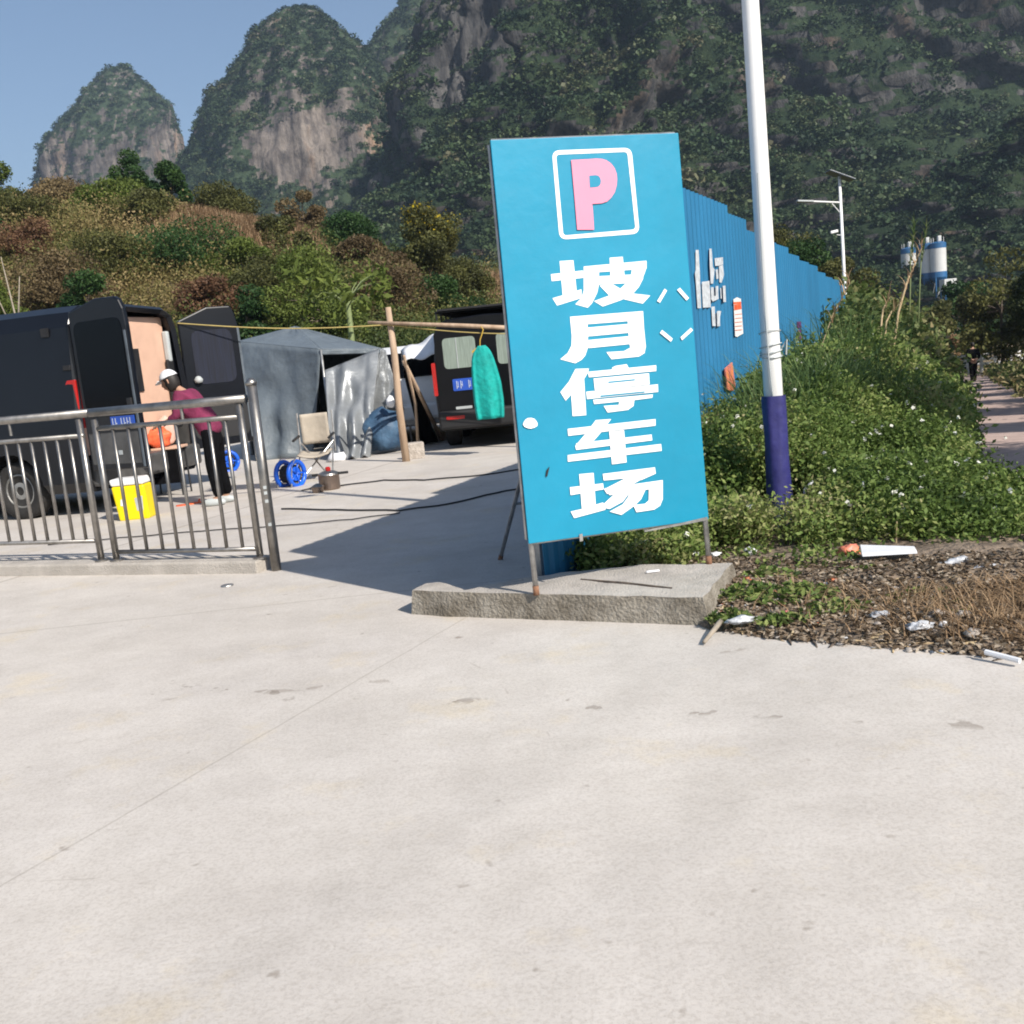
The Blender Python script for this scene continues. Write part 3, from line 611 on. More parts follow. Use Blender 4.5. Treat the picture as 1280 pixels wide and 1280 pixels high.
# ================================================================== steel railing on its kerb
RA, RB2 = gp(0, 700, .12), gp(310, 694, .12); rd = (RB2-RA); rd[2] = 0; rd /= np.linalg.norm(rd); rn = np.array([rd[1], -rd[0], 0])
RP3 = RA.copy()
def rp(x, y, off=0): return onplane(x, y, RP3+rn*off, rn)
kerb0 = RA-rd*9; kend = onplane(322, 718, RP3+rn*.10, rn)
b = B(); a = kerb0+rn*.11; c = np.array([kend[0], kend[1], 0]); a[2] = 0
b.slab([(a[0], a[1], -.05), (c[0], c[1], -.05), (c[0], c[1], .095), (a[0], a[1], .095)], -rn*.24); kb = b.build('kerb', M_SLAB, bevel=.015); kb['kind'] = 'structure'
gate = None
def railpanel(label, posts, y2, bars, ybot, extra=0):
    """posts: [(xtop,ytop,xbot,ybot)], y2: ends of the second rail, bars: [(x at the second rail, x at the bottom rail)]"""
    pb_ = rp(posts[0][2], posts[0][3]); t = thing('steel_railing', label, 'railing', (pb_[0], pb_[1], .09), 0, 'steel railing panels along the kerb')
    for (x0, y0, x1, y1) in posts: 
        a_, c_ = rp(x0, y0), rp(x1, y1); o = B().tube([(c_[0], c_[1], .09), (c_[0], c_[1], a_[2])], .026, 14).build('post', M_STEEL, t, smooth=True)
        B().lathe([(.05, 0), (.05, .012), (.03, .02)], (c_[0], c_[1], .094), 14).build('post_collar', M_STEEL, o)
    z2 = np.mean([rp(*p)[2] for p in y2]); zb = np.mean([rp(*p)[2] for p in ybot])
    a_, c_ = rp(*y2[0]), rp(*y2[1]); B().tube([(a_[0], a_[1], z2), (c_[0], c_[1], z2)], .019, 12).build('middle_rail', M_STEEL, t, smooth=True)
    a_, c_ = rp(*ybot[0]), rp(*ybot[1]); B().tube([(a_[0], a_[1], zb), (c_[0], c_[1], zb)], .017, 12).build('bottom_rail', M_STEEL, t, smooth=True)
    for x in bars:
        c_ = rp(x, 688); B().tube([(c_[0], c_[1], zb), (c_[0], c_[1], z2)], .0135, 10).build('bar', M_STEEL, t, smooth=True)
    return t, z2
ZT = rp(300, 499)[2]
t1, z2 = railpanel('steel railing panel whose bars stand before the yellow box and the person', [(122, 524, 146, 700), (300, 505, 327, 708)], [(122, 534), (300, 523)], [165, 184, 204, 223, 243, 263, 284, 304], [(146, 690), (322, 686)])
t2, _ = railpanel('steel railing panel in front of the dark van rear wheel', [(101, 524, 127, 700)], [(-420, 590), (104, 540)], [110, 94, 78, 62, 46, 30, 14, -2, -19, -36, -53, -70, -87, -104, -121, -138, -155, -172], [(-420, 680), (127, 690)])
def railtop(t, xa, xb, stubs):
    a_, c_ = rp(xa[0], xa[1]), rp(xb[0], xb[1]); B().tube([(a_[0], a_[1], ZT), (c_[0], c_[1], ZT)], .032, 16).build('top_rail', M_STEEL, t, smooth=True)
    for x in stubs:
        p = rp(x, 520); B().tube([(p[0], p[1], z2), (p[0], p[1], ZT)], .013, 8).build('stub', M_STEEL, t)
railtop(t1, (112, 515), (307, 497), (228,)); railtop(t2, (-420, 560), (111, 515), (10,))
e0 = rp(346, 714, 0); gt = thing('gate_post', 'thick steel gate post at the end of the railing', 'post', (e0[0], e0[1], 0))
zt = onplane(318, 481, e0, rn)[2]
B().tube([(e0[0], e0[1], 0), (e0[0], e0[1], zt)], .036, 18).build('post', M_STEEL, gt, smooth=True)
B().lathe([(.04, 0), (.043, .02), (.02, .05)], (e0[0], e0[1], zt), 16).build('cap', M_STEEL, gt, smooth=True)
for i, z in enumerate((.35, .52, .58, .62)):
    b = B(); b.box((e0[0]+.036*rn[0]+.02, e0[1]+.036*rn[1], z), (.022, .02, .022))
    b.build('hinge_bolt', M_GREYL, gt)
# two hinge ties between railing and gate post
# ================================================================== timber frame, shirt
wp = gp(508, 577); wt = at(485, 384, wp[1]); 
tm = thing('timber_frame', 'rough wooden pole frame beside the grey tent', 'frame', (wp[0], wp[1], 0))
B().tube([(wp[0], wp[1], -.0), ((wp[0]*2+wt[0])/3-.01, wp[1], wt[2]*.35), ((wp[0]+2*wt[0])/3+.01, wp[1], wt[2]*.7), wt], [.058, .052, .050, .040], 10).build('upright', M_WOOD, tm, smooth=True)
h0, h1 = at(460, 403, wp[1]-.06), at(700, 413, wp[1]-.3); B().tube([h0, (h0+h1)/2+np.array([0, 0, .01]), h1], [.022, .03, .035], 8).build('crossbar', M_WOOD, tm, smooth=True)
d0, d1 = at(505, 445, wp[1]+.15), gp(523, 563); B().tube([d0, (d0[0]*.5+d1[0]*.5, d1[1], d0[2]*.5), d1], [.02, .024, .026], 8).build('brace', M_WOOD, tm, smooth=True)
d0, d1 = at(505, 452, wp[1]+.5), gp(553, 551); B().tube([d0, d1], [.03, .04], 8).build('brace', M_WOOD, tm, smooth=True)
u2 = at(1000-1000+706, 412, wp[1]-.3); B().tube([(h1[0], h1[1], 0), (h1[0], h1[1], h1[2]+.1)], .045, 8).build('upright', M_WOOD, tm, smooth=True)
fb = gp(520, 574); tag(B().box((fb[0], fb[1]+.1, .12), (.24, .2, .24), .2).build('concrete_block', M_ROCKC, bevel=.015), 'pale concrete block at the foot of the wooden pole', 'block')
# rope
r0_ = at(222, 404, 13.9); r1_ = at(484, 406, wp[1]-.05); r2_ = at(700, 417, wp[1]-.33)
tag(B().tube([r0_*(1-t)+r1_*t-np.array([0, 0, .06*math.sin(math.pi*t)]) for t in np.linspace(0, 1, 10)]+[r1_*(1-t)+r2_*t-np.array([0, 0, .05*math.sin(math.pi*t)]) for t in np.linspace(.1, 1, 10)], .008, 5).build('rope', mat('yellow_rope', (.42, .33, .12), .9)), 'thin yellowish rope strung from the van door past the wooden pole', 'rope')
# shirt on a hanger
sy = wp[1]-.25
hg = thing('coat_hanger', 'yellow hanger hooked on the wooden crossbar', 'hanger', at(600, 432, sy))
p = [at(*q, sy) for q in ((601, 408), (604, 412), (602, 419), (600, 425), (600, 432), (590, 440))]; B().tube(p, .009, 6).build('hook', mat('yellow_wire', (.50, .33, .05)), hg)
B().tube([at(590, 441, sy), at(600, 432, sy), at(612, 440, sy)], .009, 6).build('shoulders', mat('yellow_wire', (.50, .33, .05)), hg)
outl = [(597,431),(606,431),(613,437),(620,455),(628,482),(630,505),(629,523),(617,523),(612,521),(606,523),(596,520),(591,480),(590,448)]
sh0 = [(np.array(at(x, y, sy))) for x, y in outl]; cxs = np.mean([p[0] for p in sh0])
b = B(); rowsz = []
prof = [(432, 598, 606), (438, 593, 612), (447, 590, 616), (462, 590, 621), (480, 591, 626), (500, 593, 629), (515, 595, 630), (523, 597, 630)]
def shf(u, v):
    y = 432+v*91; xl = np.interp(y, [q[0] for q in prof], [q[1] for q in prof]); xr = np.interp(y, [q[0] for q in prof], [q[2] for q in prof])
    a_ = u*2*math.pi; c_ = at((xl+xr)/2, y, sy); hw = (xr-xl)/2*sy/FPX
    fo = 1+.16*math.sin(a_*5+v*2)*v+.08*math.sin(a_*9+1)
    return (c_[0]+hw*math.cos(a_)*(1+.03*math.sin(a_*5)), sy+.06*math.sin(a_)*fo*(.5+v)+.03*math.sin(a_*5)*v, c_[2])
b.grid(shf, 48, 20); sh = b.build('hanging_shirt', M_TEAL, smooth=True); tag(sh, 'long teal shirt hanging in front of the black van', 'shirt')
so_ = sh.modifiers.new('thick', 'SOLIDIFY'); so_.thickness = .006
# ================================================================== vans
def van(name, label, A, hd, L, W, Hh, paint, side, open_rear=False, zb=.34, wheels=(.75, 4.0), lower=None):
    """A: rear left corner on the ground, hd: unit vector towards the front"""
    A = np.array(A, float); hd = np.array(hd, float)/np.linalg.norm(hd); wv = np.array([hd[1], -hd[0]])   # to the vehicle's right
    ang = math.atan2(hd[1], hd[0])
    t = thing(name, label, 'van', (A[0]+wv[0]*W/2, A[1]+wv[1]*W/2, 0), ang)
    # local frame: x forward, y left; rear at x = 0
    def sec(x):
        sc = 1.0; top = Hh; w2 = W/2; bot = zb
        if x > L-1.75: k = (x-(L-1.75))/1.75; top = Hh-(Hh-1.15)*min(1, k*1.35)**1.3 if k > .0 else Hh; top = max(top, 1.05-.25*max(0, k-.6)); w2 = W/2*(1-.12*k**3)
        r_ = min(.20, (top-bot)*.25); tw = w2-.10*max(0, (top-1.1))/1.2
        P = [(-w2+.06, bot), (-w2, bot+.08), (-w2, .62), (-w2-.012, .95), (-w2+.0, min(1.12, top-r_)), (-tw, top-r_), (-tw+r_*.3, top-r_*.3), (-tw+r_, top), (0, top+.03)]
        return P+[(-y, z) for y, z in P[:-1][::-1]]
    xs = [0.0, .03, .4, 1, 2, 3, L-1.75, L-1.5, L-1.2, L-.9, L-.6, L-.3, L-.08, L]
    V = []; n = len(sec(0))
    for i, x in enumerate(xs):
        P = sec(x); sc = .97 if i in (0, len(xs)-1) else 1
        V += [(x, y*sc, zb+(z-zb)*(1-(1-sc)*.4)) for y, z in P]
    F = []
    for i in range(len(xs)-1):
        for k in range(n): F.append((i*n+k, i*n+(k+1) % n, (i+1)*n+(k+1) % n, (i+1)*n+k))
    F.append(tuple((len(xs)-1)*n+k for k in range(n)))
    if not open_rear: F.append(tuple(range(n))[::-1])
    body = mesh('body', V, F, paint, t, world=False, smooth=False)
    if open_rear:
        sd_ = body.modifiers.new('solid', 'SOLIDIFY'); sd_.thickness = .07; sd_.offset = 1 if False else -1
    # wheel arches
    for wx in wheels:
        cut = B().tube([(wx, -W, .36), (wx, W, .36)], .43, 28).build('cutter', paint); bo = body.modifiers.new('arch', 'BOOLEAN'); bo.object = cut; bo.operation = 'DIFFERENCE'
        cut.matrix_world = t.matrix_basis; bpy.context.view_layer.update()
        bake_b = bake(body) if not open_rear else None
        if open_rear: bake(body)
        bpy.data.objects.remove(cut)
    body.data.update()
    bv = body.modifiers.new('bevel', 'BEVEL'); bv.width = .02; bv.segments = 2; bv.angle_limit = R(30)
    if lower:   # scuffed lower side cladding, a strip proud of the skin
        for sy_ in (1, -1):
            for (x0, x1) in ((.02, wheels[0]-.46), (wheels[0]+.46, wheels[1]-.46)):
                B().box(((x0+x1)/2, sy_*(W/2+.006), .62), (x1-x0, .02, .5)).build('lower_side', lower, t, world=False, bevel=.008)
    for wx in wheels:
        for sy_ in (1, -1):
            m_ = Matrix.Rotation(R(90)*sy_*-1, 3, 'X'); c = (wx, sy_*(W/2-.23), .345)
            wh = thing('wheel', None, None, (0, 0, 0)); wh.parent = t
            B().lathe([(.20, 0), (.31, .0), (.345, .03), (.345, .19), (.31, .22), (.215, .22), (.205, .19)], c, 30, m_).build('tyre', M_RUB, wh, world=False, smooth=True)
            rim = B().lathe([(.20, .02), (.205, .20), (.19, .205), (.175, .17), (.12, .165), (.10, .195), (.055, .20), (.05, .185)], c, 26, m_).build('rim', M_RIM, wh, world=False, smooth=False)
            b = B()
            for k in range(8):
                a_ = k*math.pi/4; p = m_ @ Vector((.148*math.cos(a_), .148*math.sin(a_), .172)); b.lathe([(.022, 0), (.020, .004)], Vector(c)+p, 8, m_)
            b.build('rim_hole', M_BLACK, wh, world=False)
            B().lathe([(.44, .0), (.46, .012), (.43, .02)], (wx, sy_*(W/2-.015), .36), 3, m_) 
    def yskin(z): return W/2-(.0 if z < 1.1 else .10*(z-1.1)/1.2)
    def sidepanel(nm, x0, x1, z0, z1, sy_, m, off=.006, th=.012, par=t, bev=.03):
        n_ = 5; pts = []
        cc = [(x0, z0), (x1, z0), (x1, z1), (x0, z1)]; r_ = .09; P = []
        for i in range(4):
            p, a_, c_ = [np.array(cc[k % 4], float) for k in (i, i-1, i+1)]
            a_ = p+(a_-p)/np.linalg.norm(a_-p)*r_; c_ = p+(c_-p)/np.linalg.norm(c_-p)*r_
            P += [tuple((1-q)**2*a_+2*q*(1-q)*p+q*q*c_) for q in np.linspace(0, 1, 5)]
        pts = [(x, sy_*(yskin(z)+off), z) for x, z in P]
        return B().slab(pts, (0, -sy_*th, 0)).build(nm, m, par, world=False)
    # side windows, front glass, lamps, mirrors
    zw0, zw1 = (1.18, Hh-.42)
    for sy_ in (1, -1):
        sidepanel('side_window', .38, 1.75, zw0, zw1, sy_, M_GLASS); sidepanel('side_window', 1.95, 3.2, zw0, zw1, sy_, M_GLASS); sidepanel('side_window', 3.4, L-1.62, zw0, zw1-.05, sy_, M_GLASS)
        sidepanel('side_door', 1.9, 3.26, .55, zw1+.12, sy_, paint, .003, .006)
        B().box((L-1.25, sy_*(W/2+.12), 1.25), (.12, .2, .26)).build('wing_mirror', M_BLACK, t, world=False, bevel=.03)
        B().box((L-.07, sy_*(W/2-.32), .78), (.16, .3, .2)).build('headlight', M_GREYL, t, world=False, bevel=.03)
    m_ = Matrix.Rotation(-math.atan2(.9, .8)+R(90)*0, 3, 'Y')
    p0 = np.array([L-1.66, 0, Hh-.12]); p1 = np.array([L-.88, 0, 1.28])
    B().slab([(p0[0]+.03, -W*.40, p0[2]), (p0[0]+.03, W*.40, p0[2]), (p1[0]+.06, W*.44, p1[2]), (p1[0]+.06, -W*.44, p1[2])], (.03, 0, .03)).build('windscreen', M_GLASS, t, world=False)
    B().box((L+.02, 0, .5), (.16, W*.96, .3)).build('front_bumper', M_BLACK, t, world=False, bevel=.05)
    B().box((-.05, 0, .47), (.16, W*.98, .28)).build('rear_bumper', lower or M_BLACK, t, world=False, bevel=.04)
    return t, sidepanel, yskin
A1 = at(95, 495, 11.85)[:2]; w1 = np.array([.282, .96]); h1_ = np.array([-.96, .282])
W1, H1 = 2.18, 2.36
v1, sp1, ys1 = van('camper_van', 'dark grey camper van with both rear doors swung open', A1, h1_, 5.5, W1, H1, M_VAN1, 1, True, lower=M_VAN1L, wheels=(1.02, 4.1))
# hd = h1_, right of the vehicle = (hd.y,-hd.x) = (.282,.96)
for s_, z0, z1 in ((1, 1.02, 1.58), (-1, 1.02, 1.58)):
    if s_ < 0: A_ = None
    B().slab([(-.035, s_*(W1/2+.03), z0), (.10, s_*(W1/2+.03), z0), (.16, s_*(W1/2+.028), z1-.12), (.08, s_*(W1/2+.022), z1), (-.035, s_*(W1/2+.022), z1)], (0, -s_*(.16 if s_ > 0 else .03), 0)).build('tail_light', M_RED, v1, world=False, bevel=.012)
    B().slab([(-.012, s_*(W1/2+.012), 1.60), (.20, s_*(W1/2+.012), 1.60), (.17, s_*(W1/2-.055), H1-.20), (-.012, s_*(W1/2-.055), H1-.20)], (0, -s_*.05, 0)).build('door_pillar', M_CHAR, v1, world=False, bevel=.015)
    B().box((.05, s_*(W1/2+.012), 1.72), (.10, .03, .06)).build('door_hinge', M_BLACK, v1, world=False, bevel=.008)
B().box((.5, 0, .62), (.9, W1-.2, .03)).build('cargo_floor', M_BLACK, v1, world=False)
bp_ = B().box((.13, -.02, 1.50), (.03, 1.86, 1.62)).build('interior_panel', M_BEIGE, v1, world=False, bevel=.01)
B().box((.106, -.14, 1.64), (.02, .40, .54)).build('panel_opening', M_BLACK, bp_, world=False)
B().box((.07, -.93, 1.92), (.08, .07, .40)).build('interior_lamp', M_GREYL, v1, world=False, bevel=.02)
B().box((.07, -.93, 1.3), (.05, .14, .9)).build('inner_trim', M_BLACK, v1, world=False, bevel=.02)
# doors: built in world space
def door(name, hinge, free, z0, z1, inner_side, glass, par, curtain=False, plate=False):
    a = np.array([hinge[0], hinge[1], 0.]); c = np.array([free[0], free[1], 0.]); d = (c-a); L_ = np.linalg.norm(d); d /= L_; nrm = np.array([d[1], -d[0], 0.])
    if nrm@np.array([-a[0], -a[1], 0]) < 0: nrm = -nrm          # towards the viewer
    P = lambda u, z, off=0: a+d*u*L_+np.array([0, 0, z])+nrm*off
    out = [(0, z0), (1, z0+.02), (1, z1-.32), (.985, z1-.14), (.93, z1-.03), (.86, z1+.0), (.5, z1+.01), (.0, z1-.10)] if not curtain else [(0, z0), (1, z0+.02), (1, z1-.30), (.96, z1-.10), (.90, z1), (.5, z1-.0), (.0, z1-.16)]
    o = B().slab([P(u, z, .035) for u, z in out], -nrm*.07).build(name, M_VAN1, par, bevel=.018)
    def rrect(u0, u1, za, zb_, off, r_=.12):
        cc = [(u0*L_, za), (u1*L_, za), (u1*L_, zb_), (u0*L_, zb_)]; Q = []
        for i in range(4):
            p, e, f = [np.array(cc[k % 4], float) for k in (i, i-1, i+1)]
            e = p+(e-p)/np.linalg.norm(e-p)*r_; f = p+(f-p)/np.linalg.norm(f-p)*r_
            Q += [tuple((1-q)**2*e+2*q*(1-q)*p+q*q*f) for q in np.linspace(0, 1, 6)]
        return [P(x/L_, z, off) for x, z in Q]
    B().slab(rrect(*((.18, .86, 1.38, z1-.30) if curtain else (.07, .93, 1.18, z1-.22)), .041), -nrm*.008).build('door_glass', M_CURTN if curtain else M_GLASS, o)
    if curtain: B().slab(rrect(.03, .97, z0+.12, 1.10, .040), -nrm*.008).build('door_trim', M_BLACK, o)
    return o, P, nrm, d
B1 = A1+w1*W1
dl, PL_, nl, dd = door('rear_door', A1+np.array([.10, -.05]), tuple(at(172, 488, 11.34)[:2]), .52, 2.42, 1, True, v1)
b = B(); b.slab([PL_(.50, 1.00, .036), PL_(.92, 1.00, .036), PL_(.92, 1.13, .036), PL_(.50, 1.13, .036)], nl*.012); pl = b.build('number_plate', M_PLATE, dl)
b = B()
for i in range(7):
    if i == 2: continue
    u0 = .53+i*.052; b.slab([PL_(u0, 1.02, .049), PL_(u0+.012, 1.02, .049), PL_(u0+.014, 1.11, .049), PL_(u0, 1.11, .049)], nl*.002); b.slab([PL_(u0+.016, 1.03+.012*(i % 3), .049), PL_(u0+.03, 1.03+.012*(i % 3), .049), PL_(u0+.03, 1.045+.012*(i % 3), .049), PL_(u0+.016, 1.045+.012*(i % 3), .049)], nl*.002)
b.build('plate_lettering', mat('plate_white', (.45, .5, .6)), pl)
B().slab([PL_(.97, .56, .04), PL_(1.0, .56, .04), PL_(1.0, 2.05, .04), PL_(.97, 2.05, .04)], nl*.01).build('door_edge_trim', M_CHAR, dl)
B().slab([PL_(.55, .70, .038), PL_(.62, .70, .038), PL_(.62, .75, .038), PL_(.55, .75, .038)], nl*.006).build('door_badge', M_GREYL, dl)
dr, PR2, nr, dd = door('rear_door', B1+np.array([.02, .0]), tuple(at(306, 474, 14.35)[:2]), .52, 2.40, 1, True, v1, True)
B().slab([PR2(.97, .6, .036), PR2(1.0, .6, .036), PR2(1.0, 2.1, .036), PR2(.96, 2.1, .036)], nr*.01).build('door_edge_trim', M_CHAR, dr)
B().lathe([(.001, 0), (.05, .01), (.06, .05), (.03, .09), (.001, .1)], PR2(.20, 1.40, .06), 14).build('clip_lamp', M_GREYL, dr, smooth=True)

B().box((1.2, W1/2+.004, 1.07), (2.3, .012, .025)).build('side_moulding', M_BLACK, v1, world=False)
B().box((.30, W1/2-.02, 2.14), (.10, .02, .10)).build('side_marker', M_BLACK, v1, world=False)
B().slab([PL_(.86, 1.18, .038), PL_(.94, 1.18, .038), PL_(.94, 1.32, .038), PL_(.86, 1.32, .038)], nl*.03).build('door_handle', M_BLACK, dl, bevel=.008)
B().slab([PL_(.02, 1.14, .037), PL_(.98, 1.14, .037), PL_(.98, 1.155, .037), PL_(.02, 1.155, .037)], nl*.006).build('door_crease', M_BLACK, dl)
B().slab([PL_(.05, .60, .037), PL_(.95, .60, .037), PL_(.95, .95, .037), PL_(.05, .95, .037)], nl*.004).build('dusty_lower_panel', M_VAN1L, dl)
# second van, seen square from behind
A2 = at(540, 450, 15.75)[:2]; hd2 = np.array([.06, 1.]); hd2 /= np.linalg.norm(hd2)
v2, sp2, ys2 = van('black_van', 'black van with pale curtains in its rear windows and a roof rack', A2, hd2, 4.9, 1.68, 1.98, M_BLACKP, 1, False, zb=.30, wheels=(.95, 3.9))
def rearpatch(nm, y0, y1, z0, z1, m, off, par=v2, r_=.07, th=.012):
    cc = [(y0, z0), (y1, z0), (y1, z1), (y0, z1)]; Q = []
    for i in range(4):
        p, e, f = [np.array(cc[k % 4], float) for k in (i, i-1, i+1)]
        e = p+(e-p)/np.linalg.norm(e-p)*r_; f = p+(f-p)/np.linalg.norm(f-p)*r_
        Q += [tuple((1-q)**2*e+2*q*(1-q)*p+q*q*f) for q in np.linspace(0, 1, 5)]
    return B().slab([(-off, y, z) for y, z in Q], (th, 0, 0)).build(nm, m, par, world=False)
for s_ in (1, -1):
    d_ = rearpatch('rear_door', s_*.04 if s_ > 0 else -.78, .78 if s_ > 0 else -.04, .55, 1.80, M_BLACKP, .012, r_=.05)
    wi = rearpatch('rear_window', s_*.16 if s_ > 0 else -.66, .66 if s_ > 0 else -.16, 1.24, 1.70, M_CURT, .017, d_)
    B().box((-.022, s_*.45, 1.47), (.004, .012, .46)).build('curtain_fold', M_GREYL, wi, world=False)
    rearpatch('tail_light', .80 if s_ > 0 else -.86, .86 if s_ > 0 else -.80, .85, 1.35, M_RED, .02, v2, .02, .05)
    rearpatch('reflector', .42 if s_ > 0 else -.70, .70 if s_ > 0 else -.42, .48, .53, M_RED, .14, v2, .01)
pl = rearpatch('number_plate', .02+.06, .56, .90, 1.08, M_PLATE, .03, v2, .02)
b = B()
for i in range(7):
    if i == 2: continue
    y = .50-i*.062; b.box((-.033, y, .99), (.004, .010, .12)); b.box((-.033, y-.016, .96+.03*(i % 3)), (.004, .028, .014)); b.box((-.033, y-.022, 1.0), (.004, .008, .08))
b.build('plate_lettering', mat('plate_white', (.45, .5, .6)), pl, world=False)
rearpatch('badge', .30, .55, .62, .66, M_GREYL, .03, v2, .01)
rk = B()
for y in (-.72, .72): rk.tube([(.15, y, 2.10), (3.6, y, 2.10)], .018, 8)
for x in (.15, .8, 1.5, 2.2, 2.9, 3.6): rk.tube([(x, -.74, 2.10), (x, .74, 2.10)], .016, 8); rk.tube([(x, -.72, 1.98), (x, -.72, 2.10)], .015, 6); rk.tube([(x, .72, 1.98), (x, .72, 2.10)], .015, 6)
rk.build('roof_rack', M_BLACK, v2, world=False)
rk = B().box((1.8, 0, 2.13), (3.4, 1.4, .03)); rk.build('roof_board', M_BLACK, v2, world=False)

# white car behind the poles: hatchback loft seen from its rear corner
wc = gp(548, 556)
def car(label, A, hd, paint):
    hd = np.array(hd)/np.linalg.norm(hd); t = thing('parked_car', label, 'car', (A[0], A[1], 0), math.atan2(hd[1], hd[0]))
    prof = [(0, .45, .80, .80), (.08, .32, 1.02, .84), (.35, .28, 1.45, .80), (.8, .26, 1.56, .74), (1.8, .26, 1.58, .74), (2.5, .26, 1.42, .76), (3.1, .26, 1.05, .84), (3.9, .28, .92, .84), (4.25, .34, .78, .78), (4.35, .42, .62, .70)]
    V = []; F = []; n = 12
    for x, z0, z1, w_ in prof:
        wb = .86 if .05 < x < 4.2 else .8
        P = [(-wb+.06, z0), (-wb, z0+.1), (-wb, (z0+min(z1, .95))/2), (-wb+.03, min(z1-.03, .93)), (-w_+.06+(.10 if z1 > 1.2 else 0), z1-.05), (-w_+.2+(.05 if z1 > 1.2 else 0), z1)]
        P = P+[(-y, z) for y, z in P[::-1]]; V += [(x, y, z) for y, z in P]
    for i in range(len(prof)-1):
        for k in range(n): F.append((i*n+k, i*n+(k+1) % n, (i+1)*n+(k+1) % n, (i+1)*n+k))
    F += [tuple(range(n))[::-1], tuple((len(prof)-1)*n+k for k in range(n))]
    bd = mesh('body', V, F, paint, t, world=False, smooth=True); e = bd.modifiers.new('e', 'EDGE_SPLIT'); e.split_angle = R(38)
    for s_ in (1, -1):
        for (x0, x1) in ((.45, 1.35), (1.45, 2.4)):
            B().slab([(x0+.1, s_*.80, .99), (x1, s_*.80, .99), (x1-.02, s_*.655, 1.46), (x0+.22, s_*.655, 1.46)], (0, s_*.012, .0)).build('side_window', M_GLASS, t, world=False)
        B().box((.06, s_*.68, .88), (.14, .26, .22)).build('tail_light', M_RED, t, world=False, bevel=.03)
        B().box((4.22, s_*.6, .72), (.16, .3, .14)).build('headlight', M_GREYL, t, world=False, bevel=.03)
        for wx in (.8, 3.45):
            m_ = Matrix.Rotation(R(-90)*s_, 3, 'X'); wh = thing('wheel', None, None); wh.parent = t
            B().lathe([(.20, 0), (.29, .0), (.315, .03), (.315, .17), (.29, .20), (.2, .2)], (wx, s_*.68, .315), 24, m_).build('tyre', M_RUB, wh, world=False, smooth=True)
            B().lathe([(.2, .0), (.2, .195), (.17, .18), (.05, .19)], (wx, s_*.68, .315), 20, m_).build('rim', M_RIM, wh, world=False)
    B().slab([(.10, -.62, 1.06), (.10, .62, 1.06), (.34, .54, 1.43), (.34, -.54, 1.43)], (-.03, 0, .02)).build('rear_window', M_GLASS, t, world=False)
    B().slab([(3.05, -.66, 1.07), (3.05, .66, 1.07), (2.55, .56, 1.42), (2.55, -.56, 1.42)], (.03, 0, .03)).build('windscreen', M_GLASS, t, world=False)
    B().box((-.0, 0, .52), (.12, 1.62, .26)).build('rear_bumper', paint, t, world=False, bevel=.05)
    return t
car('white high-built car parked behind the wooden poles left of the black van', tuple(at(512, 450, 17.4)[:2]), (-.10, 1), M_WHITE).scale = (1.08,)*3
aw = thing('awning', 'pale sloping awning over the white car beside the black van', 'awning', (-2.0, 18.0, 0))
q = [at(502, 438, 17.6), at(546, 418, 17.6), at(548, 444, 17.2), at(506, 452, 17.2)]
B().grid(lambda u, v: ((q[0]*(1-u)+q[1]*u)*(1-v)+(q[3]*(1-u)+q[2]*u)*v+np.array([0, .0, .03*math.sin(u*9)])), 10, 4).build('awning_sheet', M_FOAM, aw, smooth=True).modifiers.new('t', 'SOLIDIFY').thickness = .01
B().tube([q[0], (q[0][0], q[0][1], 0)], .02, 6).build('awning_pole', M_STEEL2, aw)
B().tube([q[1], (q[1][0]+.05, q[1][1], 0)], .02, 6).build('awning_pole', M_STEEL2, aw)
# black tarp flap leaning by the poles
q = [at(503, 462, 15.6), at(512, 460, 15.6), gp(548, 552), gp(526, 556)]
tag(B().grid(lambda u, v: tuple((np.array(q[0])*(1-u)+np.array(q[1])*u)*(1-v)+(np.array(q[3])*(1-u)+np.array(q[2])*u)*v+np.array([0, .05*math.sin(u*7+v*3), .0])), 12, 16).build('black_tarp', M_BLK, smooth=True), 'black tarp hanging slanted from the wooden poles to the ground', 'tarp')
bpy.data.objects['black_tarp'].modifiers.new('t', 'SOLIDIFY').thickness = .01

# ================================================================== tent
TY = 16.4
tn_ = gp(395, 570); tent = thing('grey_tent', 'slate grey ridge tent with an open front between van door and wooden pole', 'tent', (tn_[0], tn_[1], 0))
c0 = at(401, 437, tn_[1]+.05)                       # front corner, eave
c1 = at(478, 436, tn_[1]+.2)                        # right front eave
ap = at(369, 408, tn_[1]+1.9)                       # apex
cl = at(296, 427, tn_[1]+1.6)                       # left rear eave
cr2 = c1+np.array([-.6, 3.0, .0]); cb = cl+np.array([.9, 2.6, 0])
def cloth(nm, q, m, folds=.03, nf=4, par=tent, nu=26, nv=22, sag=0, seed=0, amp2=.04, th=.008):
    q = [np.array(p, float) for p in q]; nrm = np.cross(q[1]-q[0], q[3]-q[0]); nrm /= np.linalg.norm(nrm)
    def fn(u, v):
        p = (q[0]*(1-u)+q[1]*u)*(1-v)+(q[3]*(1-u)+q[2]*u)*v; e = min(1, 6*min(u, 1-u))*min(1, 6*min(v, 1-v))**.5
        k = folds*math.sin(u*nf*6.28+v*2.5+seed)*v+amp2*noise.noise(Vector((u*4+seed, v*4, seed)))*e
        return tuple(p+nrm*k-np.array([0, 0, sag*math.sin(math.pi*u)*math.sin(math.pi*v)]))
    o = B().grid(fn, nu, nv).build(nm, m, par, smooth=True); s_ = o.modifiers.new('t', 'SOLIDIFY'); s_.thickness = th; return o
def ttri(nm, a, b_, c, m): return cloth(nm, [a, a+(b_-a)*.02, b_, c], m, .0, 1, seed=3, sag=.03, amp2=.02)
